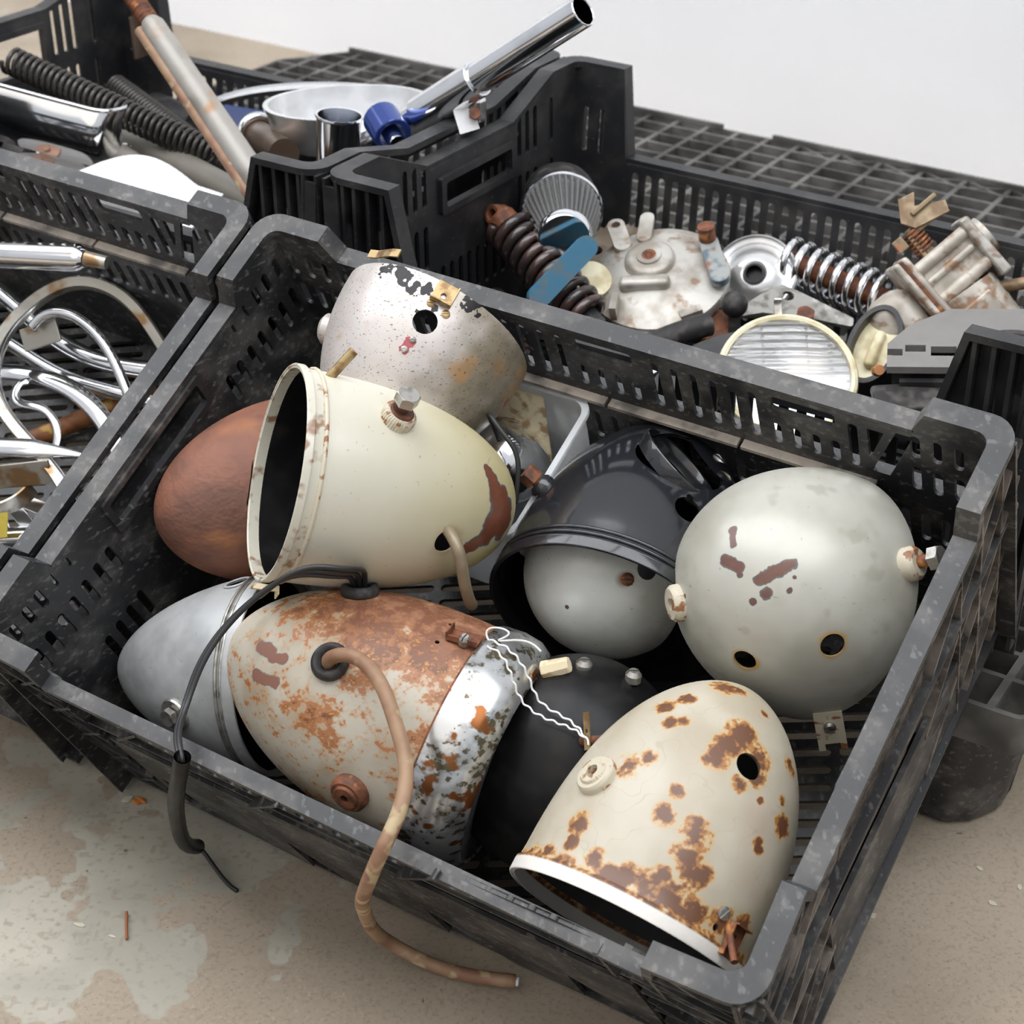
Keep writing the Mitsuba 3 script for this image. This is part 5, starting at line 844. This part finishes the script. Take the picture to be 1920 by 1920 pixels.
# deep oval chrome dish and its neighbours
def dish(rx, ry, h, seg=80):
    th_ = np.linspace(0, 2 * np.pi, seg, endpoint=False); prof = [(0.0, 0.0), (0.80, 0.0), (0.93, 0.010), (0.985, 0.8 * h), (1.03, h), (1.03, h + 0.0015), (0.965, h + 0.0015), (0.91, 0.014), (0.78, 0.004), (0.0, 0.004)]
    def sh(t): return 1 + 0.10 * np.cos(2 * t - 0.5)
    V = [np.c_[k * rx * np.cos(th_) * sh(th_), k * ry * np.sin(th_) * sh(th_), np.full(seg, z)] for k, z in prof]; F = []
    for a in range(len(prof) - 1):
        for j in range(seg): F += [(a * seg + j, a * seg + (j + 1) % seg, (a + 1) * seg + (j + 1) % seg), (a * seg + j, (a + 1) * seg + (j + 1) % seg, (a + 1) * seg + j)]
    return tm(np.vstack(V), F)
cput('chrome_dish', orient(dish(0.0720, 0.0500, 0.040), [-0.1720, 0.2750, 0.3180], RT, unit([0.0, -0.06, 1])), 'm_zinc_bright', 40); lab('chrome_dish', 'deep oval chrome dish near the centre of the back left crate', 'dish')
cput('chrome_trim_arm', tube(spline([[-0.3650, 0.2750, 0.312], [-0.3300, 0.2950, 0.330], [-0.2850, 0.3180, 0.340], [-0.2350, 0.3350, 0.346], [-0.1900, 0.3450, 0.348]], 40), 1.0, section=[(-0.012, -0.002), (-0.006, 0.004), (0.006, 0.004), (0.012, -0.002), (0.006, 0.001), (-0.006, 0.001)], up=(0, 0, 1)), 'm_chrome', 40); lab('chrome_trim_arm', 'curved chrome strip reaching left from behind the oval dish', 'strip')
cput('steering_tube__tube', tube([[-0.2640, 0.2500, 0.314], [-0.1900, 0.1950, 0.326]], 0.0150, 28), 'm_brown_tube', 40)
ring_a = unit(W([0.80, -0.55, 0.12])); cput('steering_tube__ring', lathe([(0.005 * math.sin(t), 0.0185 + 0.0045 * math.cos(t)) for t in np.linspace(0, 2 * np.pi, 13)[:-1]], [-0.2660, 0.2515, 0.3140], ring_a, 40), 'm_chrome', 60); lab('steering_tube', 'short brown tube with a chrome ring left of the oval dish', 'tube')
cput('chrome_cup', lathe([(0, 0), (0, 0.0190), (0.040, 0.0200), (0.058, 0.0210), (0.060, 0.0225), (0.0615, 0.0222), (0.0610, 0.0200), (0.040, 0.0188), (0.003, 0.018), (0.003, 0)], [-0.1290, 0.1940, 0.3150], unit([0.06, 0.04, 1.0]), 48), 'm_chrome', 40); lab('chrome_cup', 'straight chrome cup in front of the oval dish', 'cup')
bd = unit(W([0.052, -0.036, -0.014])); cput('blue_damper__cap', pipe(W([-0.0790, 0.1960, 0.3820]), W([-0.0790, 0.1960, 0.3820]) + bd * 0.032, 0.0170, 0.0120, 40), 'm_blue_gloss', 40)
cput('blue_damper__rod', cyl(W([-0.0790, 0.1960, 0.3820]) + bd * 0.004, W([-0.0790, 0.1960, 0.3820]) + bd * 0.044, 0.0088, 28, 0.0072), 'm_chrome', 40); lab('blue_damper', 'glossy blue metal cap with a chrome core beside the chrome cup', 'damper cap')
h0, h1 = W([0.1120, 0.2190, 0.5040]), W([-0.0250, 0.2200, 0.4030]); hd = unit(h0 - h1)
cput('handlebar__tube', pipe(h1 - hd * 0.02, h0, 0.0138, 0.0118, 36), 'm_chrome', 40)
cput('handlebar__clamp', cat([pipe(h1 - hd * 0.035, h1 + hd * 0.042, 0.0168, 0.0136, 36), orient(rbox(0.016, 0.014, 0.022, 0.003), h1 + hd * 0.026 + W([0.008, 0.004, -0.020]), hd, W([0, 0, 1]))]), 'm_chrome', 40)
cput('handlebar__clamp__bolt', hexbolt(h1 + hd * 0.028 + W([0.012, -0.006, -0.022]), unit(VW), 0.010, 0.005), 'm_rusty_metal', 30)
cput('handlebar__stem', tube(spline([h1 - hd * 0.03, h1 - hd * 0.07 + W([0, 0.006, 0]), h1 - hd * 0.13 + W([-0.01, 0.02, 0.0])], 20), 0.0150, 28), 'm_chrome', 40)
lab('handlebar', 'chrome handlebar tube in a clamp, sticking up over the back crates', 'handlebar')
cput('paper_tag', orient(extr(Polygon([(-0.010, -0.016), (0.008, -0.016), (0.008, 0.012), (0.002, 0.016), (-0.010, 0.012)]), 0.0006), [0.0000, 0.2140, 0.3960], unit(RT - 0.3 * DN), unit(VW)), 'm_white_sheet', False); lab('paper_tag', 'small white paper tag hanging under the handlebar clamp', 'tag')
cput('black_sleeve', tube([[-0.4880, 0.3500, 0.270], [-0.4000, 0.3200, 0.276]], 0.0200, 28), 'm_black_plastic', 40); lab('black_sleeve', 'thick black sleeve in the far left corner of the back left crate', 'sleeve')
cput('navy_panel', orient(rbox(0.14, 0.05, 0.012, 0.005), [-0.3600, 0.3480, 0.276], unit([0.98, 0.05, 0.02]), unit([0, -0.5, 0.9])), 'm_navy', 40); lab('navy_panel', 'dark navy plastic panel along the far wall of the back left crate', 'panel')
cput('grey_strap', orient(rbox(0.030, 0.045, 0.003, 0.001), [-0.5150, 0.3640, 0.3440], unit([0.3, -0.95, 0.1]), unit([0.9, 0.2, 0.1])), 'm_brown_tube', 30); lab('grey_strap', 'grey metal strap upright by the left wall of the back left crate', 'strap')
cput('paper_scrap', mapv(trimesh.creation.icosphere(3, 1.0), lambda p: (p * [0.075, 0.045, 0.030]) * (1 + 0.35 * (meshkit.fbm(p * 2.5, 3) - 0.5)[:, None]) + [-1.02, 0.62, 0.030]), 'm_white_sheet', 20); lab('paper_scrap', 'crumpled white paper seen through the handle of the back left crate', 'paper')

# ---------------------------------------------------------------- bent chrome trim in the left crate (tilted frame)
def aput(key, mesh, mat, smooth=40): put(key, mesh, mat, smooth, A)
pr('m_rusty_bar', P_(lambda p, n, uv: mix(mix(lin(150, 98, 56), lin(112, 68, 42), smst(0.35, 0.65, f3(p, 60, 4))), lin(176, 140, 72), smst(0.6, 0.72, f3(p, 90, 3, 3.0)))), 0.55)
pr('m_tin', P_(lambda p, n, uv: mix(lin(176, 172, 162), lin(146, 116, 82), smst(0.55, 0.7, f3(p, 40, 4, 2.0)))), 0.32, 0.75)
TG = 'bent chrome trim in the left crate'
RB = spline([[-0.0850, 0.1480, -0.135], [-0.1238, 0.1837, -0.120], [-0.2040, 0.2169, -0.120], [-0.2580, 0.2530, -0.120], [-0.2763, 0.2874, -0.120], [-0.2740, 0.3300, -0.120], [-0.2510, 0.3620, -0.120], [-0.2080, 0.3720, -0.130], [-0.1657, 0.3560, -0.148], [-0.1150, 0.3220, -0.168], [-0.0700, 0.2800, -0.180]], 120)
aput('trim_ring__band', tube(RB, 1.0, section=[(-0.0045, -0.010), (-0.003, -0.012), (0.0045, -0.010), (0.0060, -0.002), (0.0045, 0.004), (0.002, 0.004), (0.003, -0.002), (0.001, -0.007)], up=(0.35, -0.30, 0.88)), 'm_tin', 40)
aput('trim_ring__bead', tube(RB + W([0.002, -0.001, 0.005]), 0.0056, 12), 'm_chrome', True); lab('trim_ring', 'large open chrome trim ring with a rusty inner flange, biggest in the left crate', 'trim ring')
aput('trim_bead', tube(spline([[-0.2380, 0.2980, -0.100], [-0.2200, 0.3140, -0.090], [-0.1830, 0.3140, -0.090], [-0.1450, 0.2970, -0.098], [-0.1060, 0.2650, -0.118]], 60), 0.0044, 12), 'm_chrome', True); lab('trim_bead', 'thin curved chrome bead inside the large trim ring', 'trim')
aput('trim_ring__strip', orient(rbox(0.040, 0.020, 0.0025, 0.001), [-0.2350, 0.3000, -0.1100], unit([0.9, 0.5, 0.2]), unit([0.1, -0.6, 0.7])), 'm_tin', 30)
def sect(a, b): return [(a * math.cos(t), b * math.sin(t)) for t in np.linspace(0, 2 * np.pi, 15)[:-1]]
aput('chrome_trim', tube(spline([[-0.3300, 0.2650, -0.160], [-0.2876, 0.2737, -0.152], [-0.2534, 0.2793, -0.148], [-0.1976, 0.2780, -0.150], [-0.1604, 0.2640, -0.158], [-0.1300, 0.2400, -0.172]], 70), 1.0, section=sect(0.0085, 0.0042), up=(0, 0, 1)), 'm_chrome', True); lab('chrome_trim', 'flat chrome trim curving across the middle of the left crate', 'trim')
aput('chrome_hook', tube(spline([[-0.2440, 0.2700, -0.142], [-0.2500, 0.2620, -0.141], [-0.2454, 0.2510, -0.142], [-0.2200, 0.2500, -0.142], [-0.1950, 0.2440, -0.142], [-0.1820, 0.2300, -0.145], [-0.1810, 0.2150, -0.150]], 50), 1.0, section=sect(0.0038, 0.0018), up=(0, 0, 1)), 'm_chrome', True); lab('chrome_hook', 'narrow bent chrome hook below the flat trim in the left crate', 'hook')
aput('chrome_spear', tube(spline([[-0.2600, 0.1650, -0.110], [-0.2072, 0.1838, -0.106], [-0.1491, 0.2012, -0.106], [-0.1118, 0.2120, -0.112]], 40), np.r_[np.full(26, 1.0), np.linspace(1, 0.12, 14)], section=sect(0.0088, 0.0052), up=(0, 0, 1)), 'm_chrome', True); lab('chrome_spear', 'pointed chrome strip lying level across the left crate', 'strip')
aput('rusty_bar', tube([[-0.2520, 0.2320, -0.190], [-0.1650, 0.3280, -0.190]], 0.0082, 18), 'm_rusty_bar', 40); lab('rusty_bar', 'rust-orange bar on the floor of the left crate', 'bar')
aput('chrome_lever__bar', tube([[-0.3200, 0.3080, -0.040], [-0.1850, 0.3440, -0.040], [-0.1780, 0.3455, -0.0402]], [0.0105, 0.0118, 0.0070], 22), 'm_chrome', 40); aput('chrome_lever__tip', tube([[-0.1780, 0.3455, -0.0402], [-0.1600, 0.3500, -0.0440]], [0.0065, 0.0055], 18), 'm_tin', 40); lab('chrome_lever', 'chrome lever with a thin worn tip, up against the back wall of the left crate', 'lever')
aput('chrome_tube', tube(spline([[-0.3800, 0.3550, -0.150], [-0.3000, 0.3350, -0.160], [-0.2235, 0.3215, -0.164], [-0.1600, 0.3300, -0.166], [-0.0900, 0.3450, -0.168]], 50), 0.0082, 18), 'm_chrome', True); lab('chrome_tube', 'long chrome tube running along the back of the left crate', 'tube')
aput('chrome_tube_001', tube(spline([[-0.3700, 0.3150, -0.165], [-0.3000, 0.3080, -0.170], [-0.2300, 0.2980, -0.170], [-0.1500, 0.3050, -0.174], [-0.0700, 0.2900, -0.176]], 50), 0.0066, 16), 'm_chrome', True); lab('chrome_tube_001', 'thinner chrome tube under the large trim ring', 'tube')
aput('grey_bracket__strip', orient(rbox(0.110, 0.020, 0.003, 0.001), [-0.1860, 0.1680, -0.118], unit([0.88, 0.45, 0.05]), unit([0.2, -0.75, 0.6])), 'm_tin', 30); aput('grey_bracket__strip_001', tube(spline([[-0.2100, 0.1250, -0.130], [-0.1800, 0.1420, -0.130], [-0.1620, 0.1600, -0.130], [-0.1580, 0.1760, -0.130]], 30), 1.0, section=[(-0.001, -0.008), (0.001, -0.008), (0.001, 0.008), (-0.001, 0.008)], up=(0, 0, 1)), 'm_tin', 30); lab('grey_bracket', 'angled thin metal bracket at the lower left of the left crate', 'bracket')
aput('chrome_tube_002', tube(spline([[-0.2400, 0.0900, -0.150], [-0.1900, 0.1180, -0.148], [-0.1439, 0.1420, -0.150], [-0.1000, 0.1500, -0.158]], 40), 0.0090, 18), 'm_chrome', True); lab('chrome_tube_002', 'chrome tube at the front of the left crate, nearest the camera', 'tube')
for i in range(5):
    x, y = -0.20 + 0.016 * i, 0.150 + 0.012 * (i % 3); kk = num('chrome_clip', i)
    aput(kk, orient(cat([rbox(0.030, 0.012, 0.002, 0.0008), orient(rbox(0.012, 0.012, 0.002, 0.0008), [0.015, 0, 0.004], [0.7, 0, 0.7], [-0.7, 0, 0.7])]), [x, y, -0.176 + 0.006 * i], unit([0.7, 0.3 * (i - 2), 0.1]), unit([0.1 * i, -0.2, 1])), 'm_chrome', 30)
    lab(kk, 'small folded chrome clip low in the left crate, ' + ['furthest left', 'second from the left', 'middle one', 'second from the right', 'furthest right'][i], 'clip', 'chrome clips in the left crate')
aput('yellow_tag', orient(extr(Polygon([(-0.016, -0.010), (0.014, -0.012), (0.018, 0.008), (-0.016, 0.010)]), 0.001), [-0.1680, 0.1300, -0.126], unit([0.8, 0.5, 0]), unit([0.3, -0.4, 0.8])), 'm_yellow_tag', False)
pr('m_yellow_tag', lin(168, 150, 52), 0.5); lab('yellow_tag', 'mustard-yellow tag at the left edge of the picture', 'tag')
